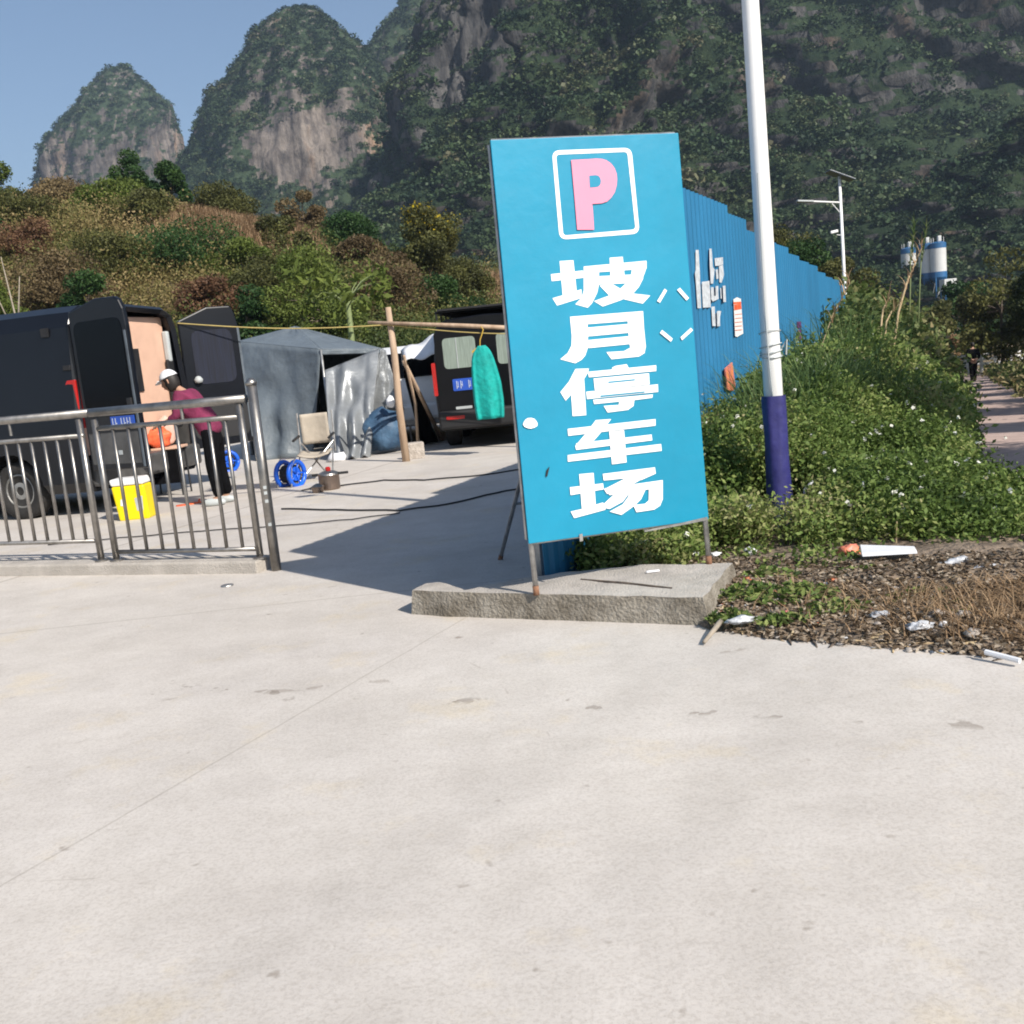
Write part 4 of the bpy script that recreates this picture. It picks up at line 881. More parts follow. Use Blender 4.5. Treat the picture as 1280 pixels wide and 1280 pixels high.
ttri('roof_panel', ap, c0, cl, M_TENT); ttri('roof_panel', ap, c1, c0, M_TENT); ttri('roof_panel', ap, cr2, c1, M_TENT); ttri('roof_panel', ap, cb, cr2, M_TENT); ttri('roof_panel', ap, cl, cb, M_TENT)
g = lambda p, dx=0, dy=0: np.array([p[0]+dx, p[1]+dy, 0.0])
gl = gp(330, 582); 
cloth('side_wall', [cl, c0, g(tn_, -.02, .05), np.array([gl[0]-.35, gl[1]+1.0, 0])], M_TENT, .05, 2.3, seed=1, amp2=.10)
cloth('back_wall', [cb, cl, g(cl), g(cb)], M_TENT, seed=2); cloth('back_wall', [cr2, cb, g(cb), g(cr2)], M_TENT, seed=5); cloth('side_wall', [c1, cr2, g(cr2), g(c1)], M_TENT, seed=6)
cloth('valance', [c0, c1, c1-np.array([0, 0, .07]), c0-np.array([0, 0, .09])], M_TENT, .01, 3, seed=8, amp2=.01, nv=4)
for p, r_ in ((c0, .022), (c1, .02), (cl, .02), (cr2, .02), (cb, .02)): B().tube([p, g(p)], r_, 8).build('tent_pole', M_STEEL2, tent, smooth=True)
f0 = at(406, 463, tn_[1]-.1); f1 = at(474, 436, tn_[1]+.1); f2 = gp(462, 572); f3 = gp(414, 577)
cloth('front_flap', [f0, f1, f2, f3], M_TARP, .07, 3.1, nu=50, nv=30, seed=4, amp2=.16)
cloth('front_flap', [at(476, 436, tn_[1]+.0), at(482, 438, tn_[1]+.1), at(503, 512, tn_[1]), at(455, 515, tn_[1]-.1)], M_TARP, .05, 2, seed=9)
def lump(nm, c, r_, m, label=None, cat=None, par=None, amp=.2, seed=0, group=None, sub=3, flat=1.0, world=True):
    bm = bmesh.new(); bmesh.ops.create_icosphere(bm, subdivisions=sub, radius=1)
    for v in bm.verts:
        k = 1+amp*noise.fractal(v.co*1.6+Vector((seed*3.3, 0, seed)), 1, 2, 3); v.co *= k
        v.co = Vector((v.co.x*r_[0], v.co.y*r_[1], max(v.co.z, -.92*flat)*r_[2]))+Vector([float(q) for q in c])
    me = bpy.data.meshes.new(nm); bm.to_mesh(me); me.materials.append(m); o = bpy.data.objects.new(nm, me); COL.objects.link(o)
    for p in me.polygons: p.use_smooth = True
    if par is not None: o.parent = par; me.transform(MW(par).inverted())
    if label: tag(o, label, cat, group)
    return o
bl = gp(482, 568); lump('covered_load', (bl[0], bl[1]+.25, .33), (.33, .25, .37), M_JEAN, 'dark blue covered bundle at the tent corner beside the wooden pole', 'bundle', amp=.25, seed=2, flat=.8)
bl = gp(488, 505); lump('plastic_bag', (at(488, 503, 16.2)), (.07, .06, .10), M_FOAM, 'small white bag on top of the dark blue bundle', 'bag', amp=.4, seed=4, sub=2)
bl = gp(446, 572); tag(B().box((bl[0], bl[1], .05), (.20, .12, .10), .2).build('brick', M_BEIGE, bevel=.01), 'pale brick holding down the tent flap', 'brick')
bl = gp(424, 576); lump('plastic_bag', (bl[0], bl[1]-.1, .06), (.16, .10, .08), M_FOAM, 'crumpled white bag at the foot of the silver tent flap', 'bag', amp=.5, seed=6, sub=2)
# ================================================================== camp chair
cc = gp(380, 603); ch = thing('camp_chair', 'beige folding camp chair in front of the grey tent', 'chair', (cc[0], cc[1], 0))
def cq(x, y, z): return (cc[0]+x, cc[1]+y, z)
M_BG = mat('beige_cloth', (.42, .37, .30), .85, var=.1, bump=1, bscale=10)
B().grid(lambda u, v: cq(-.02+.36*u, .38-.02*v+.03*math.sin(math.pi*u), .46+.40*v), 10, 8).build('backrest', M_BG, ch, smooth=True).modifiers.new('t', 'SOLIDIFY').thickness = .02
B().grid(lambda u, v: cq(-.04+.40*u, -.02+.40*v, .36+.03*v-.04*math.sin(math.pi*u)), 10, 8).build('seat', M_BG, ch, smooth=True).modifiers.new('t', 'SOLIDIFY').thickness = .02
for x0, y0, x1, y1 in ((-.06, -.04, .40, .40), (.38, -.04, -.06, .40), (-.06, -.04, -.06, .40), (.38, -.04, .38, .40)):
    B().tube([cq(x0, y0, .0), cq(x1, y1, .5)], .010, 6).build('leg', M_STEEL2, ch)
for x in (-.06, .40): B().tube([cq(x, -.05, .55), cq(x, .36, .58)], .018, 6).build('armrest', M_BLACK, ch); B().tube([cq(x, .36, .34), cq(x, .42, .88)], .010, 6).build('upright', M_STEEL2, ch)
# ================================================================== cable reels
def reel(loc, rz, label, scale=1):
    t = thing('cable_reel', label, 'reel', loc, rz, 'blue cable reels')
    m_ = Matrix.Rotation(R(90), 3, 'X')
    for yy in (-.10, .10): 
        b = B(); ring = [(math.cos(a)*.155, yy, .16+math.sin(a)*.155) for a in np.linspace(0, 2*math.pi, 25)]; b.tube(ring, .030, 8); 
        for k in range(5): a = k*1.2566; b.tube([(0, yy, .16), (math.cos(a)*.15, yy, .16+math.sin(a)*.15)], .012, 6)
        b.build('flange', M_BLUE, t, world=False, smooth=True)
    b = B()
    for k in range(9): 
        yy = -.08+k*.02; b.tube([(math.cos(a)*.105, yy, .16+math.sin(a)*.105) for a in np.linspace(0, 2*math.pi, 19)], .011, 6)
    b.build('wound_cable', M_BLACK, t, world=False, smooth=True)
    B().lathe([(.09, -.09), (.09, .09)], (0, 0, .16), 16, m_).build('drum', M_BLUE, t, world=False)
    B().tube([(-.14, -.11, .0), (-.10, -.12, .28), (0, -.12, .36), (0, .12, .36), (-.10, .12, .28), (-.14, .11, .0)], .010, 6).build('stand', M_STEEL2, t, world=False)
    return t
c_ = gp(365, 608); reel((c_[0], c_[1], 0), R(62), 'blue cable reel with black cable beside the camp chair')
c_ = gp(284, 590); reel((c_[0], c_[1]+.1, 0), R(20), 'blue cable reel behind the railing next to the person in maroon')
# ================================================================== pots
pc = gp(413, 612); pot = thing('cooking_pot', 'steel pressure cooker with red lid knob on the concrete', 'pot', (pc[0], pc[1], 0))
M_POT = mat('brown_steel', (.22, .17, .14), .35, .8, var=.2)
B().lathe([(.11, 0), (.125, .02), (.125, .17), (.13, .18)], (pc[0], pc[1], 0), 24).build('pot_body', M_POT, pot, smooth=False)
B().lathe([(.132, .18), (.125, .20), (.07, .225), (.02, .23)], (pc[0], pc[1], 0), 24).build('lid', M_STEEL, pot)
B().lathe([(.03, .23), (.035, .26), (.02, .275)], (pc[0], pc[1], 0), 12).build('lid_knob', M_RED, pot)
B().box((pc[0]+.18, pc[1]-.02, .19), (.12, .03, .03), .1).build('handle', M_BLACK, pot, bevel=.008); B().box((pc[0]-.16, pc[1], .19), (.08, .03, .03)).build('handle', M_BLACK, pot, bevel=.008)
pc = gp(398, 616); pan = thing('small_pan', 'small pan beside the steel pressure cooker', 'pan', (pc[0], pc[1], 0))
B().lathe([(.06, 0), (.08, .07), (.085, .075)], (pc[0], pc[1], 0), 18).build('pan_body', M_POT, pan); B().lathe([(.08, .075), (.05, .095), (.015, .11)], (pc[0], pc[1], 0), 18).build('lid', M_STEEL, pan); B().tube([(pc[0]-.08, pc[1], .06), (pc[0]-.19, pc[1]-.03, .05)], .01, 6).build('handle', M_BLACK, pan)
# ================================================================== yellow box
yb = gp(170, 650); bxx = thing('yellow_box', 'bright yellow tub with a white lid standing behind the railing', 'box', (yb[0], yb[1]+.12, 0))
m_ = Matrix.Rotation(R(-7), 3, 'Y')
B().slab([(yb[0]-.18, yb[1], .0), (yb[0]+.15, yb[1]+.0, .0), (yb[0]+.14, yb[1]-.0, .38), (yb[0]-.22, yb[1], .38)], (.0, .26, 0)).build('tub', M_YEL, bxx, bevel=.02)
B().slab([(yb[0]-.22, yb[1]-.002, .385), (yb[0]+.14, yb[1]-.002, .385), (yb[0]+.12, yb[1]-.002, .46), (yb[0]-.23, yb[1]-.002, .46)], (.0, .264, 0)).build('lid', M_WHITE, bxx, bevel=.02)
b = B(); b.add([(yb[0]+.03, yb[1]-.004, .10), (yb[0]+.10, yb[1]-.004, .10), (yb[0]+.11, yb[1]-.004, .26), (yb[0]+.02, yb[1]-.004, .24)], [(0, 1, 2, 3)]); b.build('print_mark', M_GREYL, bxx)
b = B(); b.add([(yb[0]-.14, yb[1]-.004, .17), (yb[0]-.09, yb[1]-.004, .16), (yb[0]-.08, yb[1]-.004, .23), (yb[0]-.13, yb[1]-.004, .24)], [(0, 1, 2, 3)]); b.build('print_mark', M_WHITE, bxx)
# ================================================================== folding table with bags, slippers
tb = gp(208, 622); tbl = thing('folding_table', 'low black folding table behind the open van', 'table', (tb[0], tb[1]+.2, 0))
tz = .62
B().box((tb[0], tb[1]+.25, tz), (.46, .42, .03)).build('table_top', M_BEIGE, tbl, bevel=.006)
for dx in (-.2, .2):
    for dy in (.07, .43): B().tube([(tb[0]+dx, tb[1]+dy, 0), (tb[0]+dx*.95, tb[1]+dy, tz)], .012, 6).build('leg', M_BLACK, tbl)
B().box((tb[0], tb[1]+.07, .38), (.42, .02, .42)).build('side_cloth', M_BLK, tbl, bevel=.004)
lump('shopping_bag', (tb[0]-.06, tb[1]+.18, tz+.13), (.17, .12, .15), M_ORANGE, 'orange-red plastic shopping bag on the folding table', 'bag', amp=.45, seed=11, flat=.8)
lump('shopping_bag', (tb[0]-.0, tb[1]+.33, tz+.20), (.13, .07, .21), mat('pale_pink_bag', (.62, .42, .34), .7), 'pale pinkish paper bag behind the orange-red bag', 'bag', amp=.2, seed=12, flat=.85)
sl_ = gp(232, 632)
for k, (dx, dy) in enumerate(((0, 0), (.12, .10))):
    t = thing('slipper', ['orange-red slipper nearer the yellow box, beside the trouser legs', 'orange-red slipper touching the grey shoes of the bending person'][k], 'slipper', (sl_[0]+dx, sl_[1]+dy, 0), .3, 'orange-red slippers')
    B().lathe([(.045, 0), (.045, .018)], (0, 0, 0), 16, Matrix.Diagonal((2.4, 1, 1))).build('sole', M_ORANGE, t, world=False); B().tube([(.01, -.045, .01), (.02, -.02, .045), (.02, .02, .045), (.01, .045, .01)], .012, 6).build('strap', M_ORANGE, t, world=False)
# ================================================================== people
def hand(ch, wrist, fwd, palm, r=.011, L=.085):
    """five bent fingers rooted in the palm"""
    w = Vector(wrist); f = Vector(fwd).normalized(); p = Vector(palm).normalized(); s_ = f.cross(p).normalized(); out = []
    k = w+f*.05
    out.append([(*w, .024), (*k, .028), (*(w+f*.085), .024)])
    for i, (o_, l_) in enumerate(((-.030, .8), (-.010, 1.0), (.010, .95), (.028, .72))):
        a = w+f*.085+s_*o_; out.append([(*(w+f*.085), .024), (*(a+f*.012), r), (*(a+f*L*.5*l_+p*.012), r*.9), (*(a+f*L*.8*l_+p*.04), r*.8)])
    a = w+f*.035-s_*.032; out.append([(*k, .028), (*a, r*1.1), (*(a+f*.03-s_*.02+p*.02), r), (*(a+f*.055-s_*.012+p*.035), r*.8)])
    return out
def head(c, fwd, par, capm=None, hairlen=.10, mskin=M_SKIN):
    """head with face, turned towards fwd"""
    c = Vector(c); f = Vector(fwd).normalized(); up = Vector((0, 0, 1)); up = (up-f*up.dot(f)).normalized(); s_ = up.cross(f)
    bm = bmesh.new(); bmesh.ops.create_icosphere(bm, subdivisions=4, radius=1)
    for v in bm.verts:
        x, y, z = v.co  # x forward y left z up
        w_ = .074*(1-.20*max(0, -z)); L_ = .094; h_ = .115
        X = x*L_; Y = y*w_; Z = z*h_
        if x > .5:
            X += .024*math.exp(-((y/.18)**2+((z+.12)/.20)**2))-.012*math.exp(-(((abs(y)-.38)/.18)**2+((z-.05)/.14)**2))+.008*math.exp(-((y/.3)**2+((z+.5)/.10)**2))+.010*math.exp(-((y/.3)**2+((z+.85)/.2)**2))
        v.co = c+f*X+s_*Y+up*Z
    me = bpy.data.meshes.new('head'); bm.to_mesh(me); me.materials.append(mskin); o = bpy.data.objects.new('head', me); COL.objects.link(o)
    for p in me.polygons: p.use_smooth = True
    me.transform(MW(par).inverted()); o.parent = par
    b = B()
    for k in (-1, 1): b.lathe([(.001, -.008), (.008, -.005), (.009, 0), (.005, .007), (.001, .008)], c+f*.083+s_*.028*k+up*.006, 8)
    b.build('eyes', M_BLACK, par); b = B()
    for k in (-1, 1): b.tube([c+s_*.072*k+up*.025, c+s_*.083*k-f*.012+up*.02, c+s_*.082*k-f*.010-up*.02, c+s_*.072*k-up*.028], [.006, .009, .008, .005], 8)
    b.build('ears', mskin, par, smooth=True)
    b = B(); b.tube([c+f*.088-s_*.022-up*.052, c+f*.098-up*.053, c+f*.088+s_*.022-up*.052], .0045, 6); b.build('mouth', M_RED, par)
    bm = bmesh.new(); bmesh.ops.create_icosphere(bm, subdivisions=4, radius=1); dele = []
    for v in bm.verts:
        x, y, z = v.co
        if x > .45 and z < .62: dele.append(v); continue
        if z < -.25-hairlen*3: dele.append(v); continue
        v.co = c+f*(x*.104-.004)+s_*(y*.083)+up*(z*.123+.004)*(1 if z > -.2 else 1+hairlen*1.2)
    bmesh.ops.delete(bm, geom=dele, context='VERTS'); me = bpy.data.meshes.new('hair'); bm.to_mesh(me); me.materials.append(M_HAIR); h = bpy.data.objects.new('hair', me); COL.objects.link(h)
    for p in me.polygons: p.use_smooth = True
    me.transform(MW(par).inverted()); h.parent = par; h.modifiers.new('t', 'SOLIDIFY').thickness = .006
    return c, f, s_, up
def limbring(o): pass
pp = gp(252, 633); P1 = thing('person', 'person in maroon shirt, black trousers and white cap bending towards the open van', 'person', (pp[0], pp[1], 0))
px_, py_ = pp[0]+.18, pp[1]
def q1(x, y, z): return (px_+x-.30*max(0, z-.9), py_+y, z-.04*max(0, z-.9))
# faces left (-x) and slightly away, bent forward from the hips
hip = q1(.06, 0, .88); chest = q1(-.05, .02, 1.22); neck = q1(-.10, .03, 1.36); hd_ = q1(-.17, .04, 1.475)
sL, sR = q1(-.09, -.15, 1.30), q1(-.05, .19, 1.31)
eL, eR = q1(-.20, -.19, 1.07), q1(-.19, .22, 1.07); wL, wR = q1(-.40, -.12, 1.00), q1(-.41, .16, 1.01)
chains = [[(*hip, .07), (*q1(.01, .01, 1.05), .09), (*chest, .11), (*neck, .050), (*q1(-.14, .035, 1.42), .045)], [(*chest, .11), (*sL, .05), (*eL, .034), (*wL, .024)], [(*chest, .11), (*sR, .05), (*eR, .034), (*wR, .024)],
  [(*hip, .07), (*q1(.06, -.10, .78), .065), (*q1(.03, -.10, .46), .055), (*q1(.07, -.10, .10), .036), (*q1(-.06, -.10, .04), .03)], [(*hip, .07), (*q1(.06, .10, .78), .065), (*q1(.05, .11, .46), .055), (*q1(.11, .12, .10), .036), (*q1(-.02, .12, .04), .03)]]
chains += hand(None, wL, (-1, .2, -.2), (0, .2, -1)); chains += hand(None, wR, (-1, -.2, -.2), (0, -.2, -1))
o = skin('body', chains, M_SKIN, None); o.data.transform(MW(P1).inverted()); o.parent = P1
o = skin('shirt', [[(*q1(.07, 0, .78), (.15)), (*q1(.05, 0, .92), .158), (*q1(.0, .01, 1.07), .152), (*chest, .165), (*q1(-.08, .025, 1.32), .085)], [(*chest, .165), (*sL, .082), (*eL, .052), (*q1(-.32, -.15, 1.03), .040)], [(*chest, .165), (*sR, .082), (*eR, .052), (*q1(-.33, .19, 1.04), .040)]], M_MAROON, None, sub=2); o.data.transform(MW(P1).inverted()); o.parent = P1
o = skin('trousers', [[(*q1(.05, 0, 1.0), .11), (*q1(.065, 0, .86), .12), (*q1(.06, -.095, .76), .098), (*q1(.035, -.10, .46), .078), (*q1(.07, -.10, .09), .066)], [(*q1(.065, 0, .86), .12), (*q1(.07, .10, .76), .098), (*q1(.06, .11, .46), .078), (*q1(.11, .12, .09), .066)]], M_BLK, None, sub=2); o.data.transform(MW(P1).inverted()); o.parent = P1
for dx, dy in ((.0, -.10), (.05, .12)): lump('shoe', q1(dx, dy, .045), (.14, .052, .05), M_GREYL, par=P1, amp=.05, seed=3, flat=.8)
c, f, s_, up = head(hd_, (-1, .1, -.35), P1, hairlen=.2)
bm = bmesh.new(); bmesh.ops.create_icosphere(bm, subdivisions=4, radius=1); dele = [v for v in bm.verts if v.co.z < .22]
for v in bm.verts: v.co = c+f*(v.co.x*.115-.004)+s_*(v.co.y*.092)+up*(v.co.z*.130+.012)
bmesh.ops.delete(bm, geom=dele, context='VERTS'); me = bpy.data.meshes.new('cap'); bm.to_mesh(me); me.materials.append(M_FOAM); cap = bpy.data.objects.new('cap', me); COL.objects.link(cap)
for p in me.polygons: p.use_smooth = True
me.transform(MW(P1).inverted()); cap.parent = P1; cap.modifiers.new('t', 'SOLIDIFY').thickness = .008
b = B(); b.grid(lambda u, v: tuple(c+f*(.095+v*.075*math.sin(math.pi*(.15+.7*u)))+s_*((u-.5)*.15)+up*(.045-.018*v)), 10, 5); b.build('cap_peak', M_FOAM, cap, smooth=True).modifiers.new('t', 'SOLIDIFY').thickness = .006

p2 = at(1217, 478, 45.); s2, n2 = tosn(p2[0], p2[1]); z2_ = wz(s2)+.012
P2 = thing('person', 'person in dark clothes walking away down the footpath', 'person', (p2[0], p2[1], z2_))
def q2(x, y, z): return (p2[0]+x, p2[1]+y, z2_+z)
ch_ = [[(*q2(0, 0, .92), .11), (*q2(0, 0, 1.12), .11), (*q2(0, 0, 1.36), .13), (*q2(0, 0, 1.48), .055), (*q2(0, 0, 1.54), .05)]]
for k in (-1, 1): ch_ += [[(*q2(0, 0, 1.36), .13), (*q2(.19*k, 0, 1.38), .06), (*q2(.25*k, -.06, 1.10), .045), (*q2(.10*k, -.17, .98), .034)], [(*q2(0, 0, .92), .11), (*q2(.10*k, 0, .84), .09), (*q2(.11*k, .05*k, .48), .06), (*q2(.11*k, .10*k, .10), .04), (*q2(.11*k, .10*k+.12, .05), .035)]]
ch_ += hand(None, q2(-.10, -.17, .98), (1, -.1, -.1), (0, 1, 0)); ch_ += hand(None, q2(.10, -.17, .98), (-1, -.2, -.1), (0, 1, 0))
o = skin('body', ch_, M_SKIN, None); o.data.transform(MW(P2).inverted()); o.parent = P2
o = skin('jacket', [[(*q2(0, 0, .86), .16), (*q2(0, 0, 1.1), .15), (*q2(0, 0, 1.34), .165), (*q2(0, 0, 1.44), .085)]]+[[(*q2(0, 0, 1.34), .165), (*q2(.20*k, 0, 1.38), .085), (*q2(.26*k, -.06, 1.10), .066), (*q2(.14*k, -.16, .99), .052)] for k in (-1, 1)], M_BLK, None, sub=2); o.data.transform(MW(P2).inverted()); o.parent = P2
o = skin('trousers', [[(*q2(0, 0, .90), .14), (*q2(.10*k, 0, .80), .10), (*q2(.11*k, .05*k, .46), .085), (*q2(.11*k, .10*k, .09), .07)] for k in (-1, 1)], M_BLK, None, sub=2); o.data.transform(MW(P2).inverted()); o.parent = P2
for k in (-1, 1): lump('shoe', q2(.11*k, .10*k+.05, .045), (.05, .14, .045), M_BLACK, par=P2, amp=.05, flat=.8)
head(q2(0, .02, 1.62), (0, 1, 0), P2, hairlen=.1)

# ================================================================== ground cables
def cable(pts, label, r=.012):
    P = [gp(x, y, .016) for x, y in pts]; Q = []
    for i in range(len(P)-1):
        for t in np.linspace(0, 1, 6)[:-1]: Q.append(P[i]*(1-t)+P[i+1]*t+np.array([0, .02*math.sin(i*3+t*6), 0]))
    Q.append(P[-1]); tag(B().tube(Q, r, 6).build('power_cable', M_BLACK, smooth=True), label, 'cable')
cable([(352, 636), (420, 637), (500, 638), (560, 630), (620, 616), (652, 610)], 'black cable crossing into the dark shadow beside the sign', .009)
cable([(60, 681), (150, 672), (250, 664), (350, 657), (440, 649), (500, 641)], 'thin cable running behind the railing bars towards the shadow', .006)
cable([(425, 607), (480, 600), (530, 600), (600, 594), (655, 586)], 'black cable lying between the pressure cooker and the black van', .009)
# manhole coin-like cover on the concrete
mh = gp(284, 732, .006); tag(B().lathe([(.045, 0), (.042, .006)], mh, 18).build('bottle_cap', M_STEEL2), 'small flat metal disc on the concrete before the kerb', 'disc')
# ================================================================== silos, barrier
def silo(px, py, D, r_, label, hb):
    t0 = at(px, py, D); z1 = t0[2]; gzv = gz(t0[0], t0[1])
    t = thing('cement_silo', label, 'silo', (t0[0], t0[1], gzv), 0, 'blue and white cement silos')
    def q(x, y, z): return (t0[0]+x, t0[1]+y, z)
    B().lathe([(r_, z1-hb), (r_, z1-.9)], (t0[0], t0[1], 0), 28).build('tank', M_SILO, t, smooth=False)
    B().lathe([(r_*1.02, z1-.92), (r_*1.02, z1), (r_*.6, z1+.25), (.2, z1+.3)], (t0[0], t0[1], 0), 28).build('top_band', M_SILOB, t)
    B().lathe([(.25, z1-hb-2.6), (r_*1.02, z1-hb-.9), (r_*1.02, z1-hb+.1)], (t0[0], t0[1], 0), 28).build('hopper', M_SILOB, t)
    for a in range(4):
        c_, s_ = math.cos(a*math.pi/2+.78)*r_*.95, math.sin(a*math.pi/2+.78)*r_*.95; B().tube([q(c_, s_, gzv), q(c_, s_, z1-hb)], .14, 8).build('leg', M_SILOB, t)
    b = B()
    for a in range(4):
        a0, a1 = a*math.pi/2+.78, (a+1)*math.pi/2+.78; b.tube([q(math.cos(a0)*r_*.95, math.sin(a0)*r_*.95, z1-hb-4.5), q(math.cos(a1)*r_*.95, math.sin(a1)*r_*.95, z1-hb-1.2)], .07, 6)
    b.build('bracing', M_SILO, t); b = B()
    for k in range(7): a = k*.9; b.tube([q(math.cos(a)*r_*.8, math.sin(a)*r_*.8, z1+.1), q(math.cos(a)*r_*.8, math.sin(a)*r_*.8, z1+1.0)], .04, 5)
    b.build('roof_rail', M_SILO, t)
    B().box(q(.3, 0, z1+.8), (.6, .6, 1.0)).build('vent_box', M_SILO, t, bevel=.05); return t
silo(1172, 304, 190, 1.4, 'rightmost and clearest blue and white silo beyond the weeds', 5.2)
silo(1157, 306, 192, 1.3, 'middle blue and white silo half hidden by the reed tips', 5.2)
silo(1135, 311, 198, 1.35, 'leftmost silo, shaded and partly behind the weeds', 6.0)
bh = at(1185, 356, 186); gb = gz(bh[0], bh[1]); ct = thing('control_cabin', 'small white cabin at the foot of the rightmost silo', 'cabin', (bh[0], bh[1], gb))
B().box((bh[0], bh[1], bh[2]), (2.2, 2.2, 2.0)).build('cabin', M_SILO, ct, bevel=.05); B().box((bh[0]-.3, bh[1]-1.11, bh[2]+.2), (.9, .03, .7)).build('window', M_GLASS, ct)
for dx in (-.9, .9):
    for dy in (-.9, .9): B().tube([(bh[0]+dx, bh[1]+dy, gb), (bh[0]+dx, bh[1]+dy, bh[2]-1)], .1, 6).build('leg', M_SILOB, ct)
g0, g1 = at(1193, 447, 62), at(1330, 428, 62); gz_ = g0[2]-.9
br = thing('white_barrier', 'white rail barrier crossing behind the person on the footpath', 'barrier', (g0[0], g0[1], gz_)); g1 = np.array([g1[0], g1[1], g0[2]])
for dz in (0, -.28, -.55): B().slab([g0+np.array([0, 0, dz+.09]), g1+np.array([0, 0, dz+.09]), g1+np.array([0, 0, dz-.06]), g0+np.array([0, 0, dz-.06])], (0, .05, 0)).build('rail', M_WHITE, br)
for t in np.linspace(0, 1, 9): p = g0*(1-t)+g1*t; B().box((p[0], p[1]+.06, p[2]-.45), (.14, .14, 1.2)).build('post', M_WHITE, br, bevel=.01)
# ================================================================== vegetation
G = np.random.default_rng(21)
def crown_cloud(cs, rs, per, g): return np.concatenate([blob(c, r_, per, g) for c, r_ in zip(cs, rs)])
def make_tree(name, label, base, h, rx, m, nclump=14, per=170, leaf=.16, trunkr=.10, bark=None, seed=0, crown0=.35, cat='tree', group=None, tall=1.0, flowers=0, lean=0):
    g = np.random.default_rng(seed+100); base = np.array(base, float)
    t = thing(name, label, cat, base, 0, group); bark = bark or M_BARK
    b = B(); topz = h*.72; trunk = [base+np.array([0, 0, -.15])]+[base+np.array([lean*k/4+g.normal()*.03*h*.3, g.normal()*.03*h*.3, topz*k/4]) for k in range(1, 5)]
    b.tube(trunk, [trunkr, trunkr*.85, trunkr*.65, trunkr*.45, trunkr*.2], 8)
    cs, rs = [], []
    for k in range(nclump):
        a = g.uniform(0, 6.28); zf = g.uniform(crown0, 1.0); prof = math.sin(math.pi*min(1, (zf-crown0)/(1-crown0)*.85+.12))**.7; rad = rx*prof*g.uniform(.25, .85)
        c = base+np.array([lean+math.cos(a)*rad, math.sin(a)*rad, h*zf-.12*h*.3]); cs.append(c); s_ = g.uniform(.26, .46)*rx; rs.append((s_, s_, s_*.72*tall))
        st = trunk[min(4, 1+int(zf*3.5))]; b.tube([st, (st+c)/2+g.normal(size=3)*.04*h*.3, c], [trunkr*.35, trunkr*.22, trunkr*.07], 5)
    b.build('trunk', bark, t, smooth=True)
    C = crown_cloud(cs, rs, per, g); ti = np.repeat(g.uniform(.15, .8, nclump), per)+g.normal(size=len(C))*.14
    leaf_obj('crown', C, leaf, ti, m, t, seed=seed, up=.4)
    if flowers:
        k = g.choice(len(C), flowers, p=(lambda w_: w_/w_.sum())(np.clip(C[:, 2]-base[2]-h*.55, 0.001, None))); leaf_obj('flowers', C[k]+g.normal(size=(flowers, 3))*.05+np.array([0, 0, .1]), leaf*.8, g.random(flowers), L_YEL, t, asp=.8, seed=seed+3)
    return t
# hillside undergrowth
pts, rr_, tt, kind = [], [], [], []
for k in range(5200):
    y = 24.5+(G.random()**1.3)*42; x = G.uniform(-.62, .40)*y*1.05
    s_, n_ = tosn(x, y)
    if n_ > -1.0 or x > .36*y: continue
    hx = 640+FPX*(x/y)
    nz_ = noise.noise(Vector((x*.11, y*.11, 3))); dry = noise.noise(Vector((x*.06+4, y*.06, 9)))
    pc = np.array([x, y, hillz(x, y)]); zz = (pc-CP)@cf; ppx = 640+FPX*((pc-CP)@cr)/zz; ppy = 640-FPX*((pc-CP)@cu)/zz
    inpatch = ((ppx-320)/95)**2+((ppy-295)/26)**2 < 1 or ((ppx-600)/45)**2+((ppy-375)/14)**2 < 1
    sz = G.uniform(.3, 1.0)*(1.35 if G.random() < .12 else 1)*(.5 if inpatch else 1)*(.8+.012*y); kind.append(inpatch)
    pts.append((x, y, pc[2]+sz*.35)); rr_.append(sz); tt.append(.40+nz_*.8+(.22 if dry > .05 else 0)+G.normal()*.12)
pts = np.array(pts); rr_ = np.array(rr_); tt = np.array(tt); kind = np.array(kind); per = 210
C = []; T = []; Sz = []
for i in range(len(pts)):
    if kind[i]: continue
    C.append(blob(pts[i], (rr_[i], rr_[i], rr_[i]*.8), per, G, .05)); T.append(tt[i]+G.normal(size=per)*.055); Sz.append(np.full(per, .03+.0007*pts[i][1]))
leaf_obj('hillside_undergrowth', np.concatenate(C), np.concatenate(Sz), np.concatenate(T), L_HILL, asp=.55, up=.3, seed=31)['kind'] = 'stuff'
def blades(base, h, n, g, spread=.35, width=.012, droop=.5, segs=4, upw=1.0):
    """arching grass blades as strips; base (k,3)"""
    V = []; Fc = []; k = len(base); a = g.uniform(0, 6.28, k); hh = h*g.uniform(.6, 1.15, k); d = np.stack([np.cos(a), np.sin(a), 0*a], 1); side = np.stack([-np.sin(a), np.cos(a), 0*a], 1); sp = spread*g.uniform(.3, 1.4, k)
    rows = []
    for i in range(segs+1):
        t = i/segs; c = base+d*(sp*hh*t**1.6)[:, None]+np.array([0, 0, 1])*(hh*(t-droop*.45*t**2.6))[:, None]; wv = side*(width*(1-t*.92))[..., None] if not np.isscalar(width) else side*width*(1-t*.92)
        rows.append(c-wv); rows.append(c+wv)
    V = np.stack(rows, 1); m_ = 2*(segs+1); F = []
    for i in range(segs): F.append(np.stack([np.arange(k)*m_+2*i, np.arange(k)*m_+2*i+1, np.arange(k)*m_+2*i+3, np.arange(k)*m_+2*i+2], 1))
    return V.reshape(-1, 3), np.concatenate(F), np.tile(np.arange(k), segs)
dp = pts[kind]; base = np.repeat(dp, 120, axis=0)+G.normal(size=(len(dp)*120, 3))*np.array([.7, .7, .0]); base[:, 2] = [hillz(x, y) for x, y in base[:, :2]]
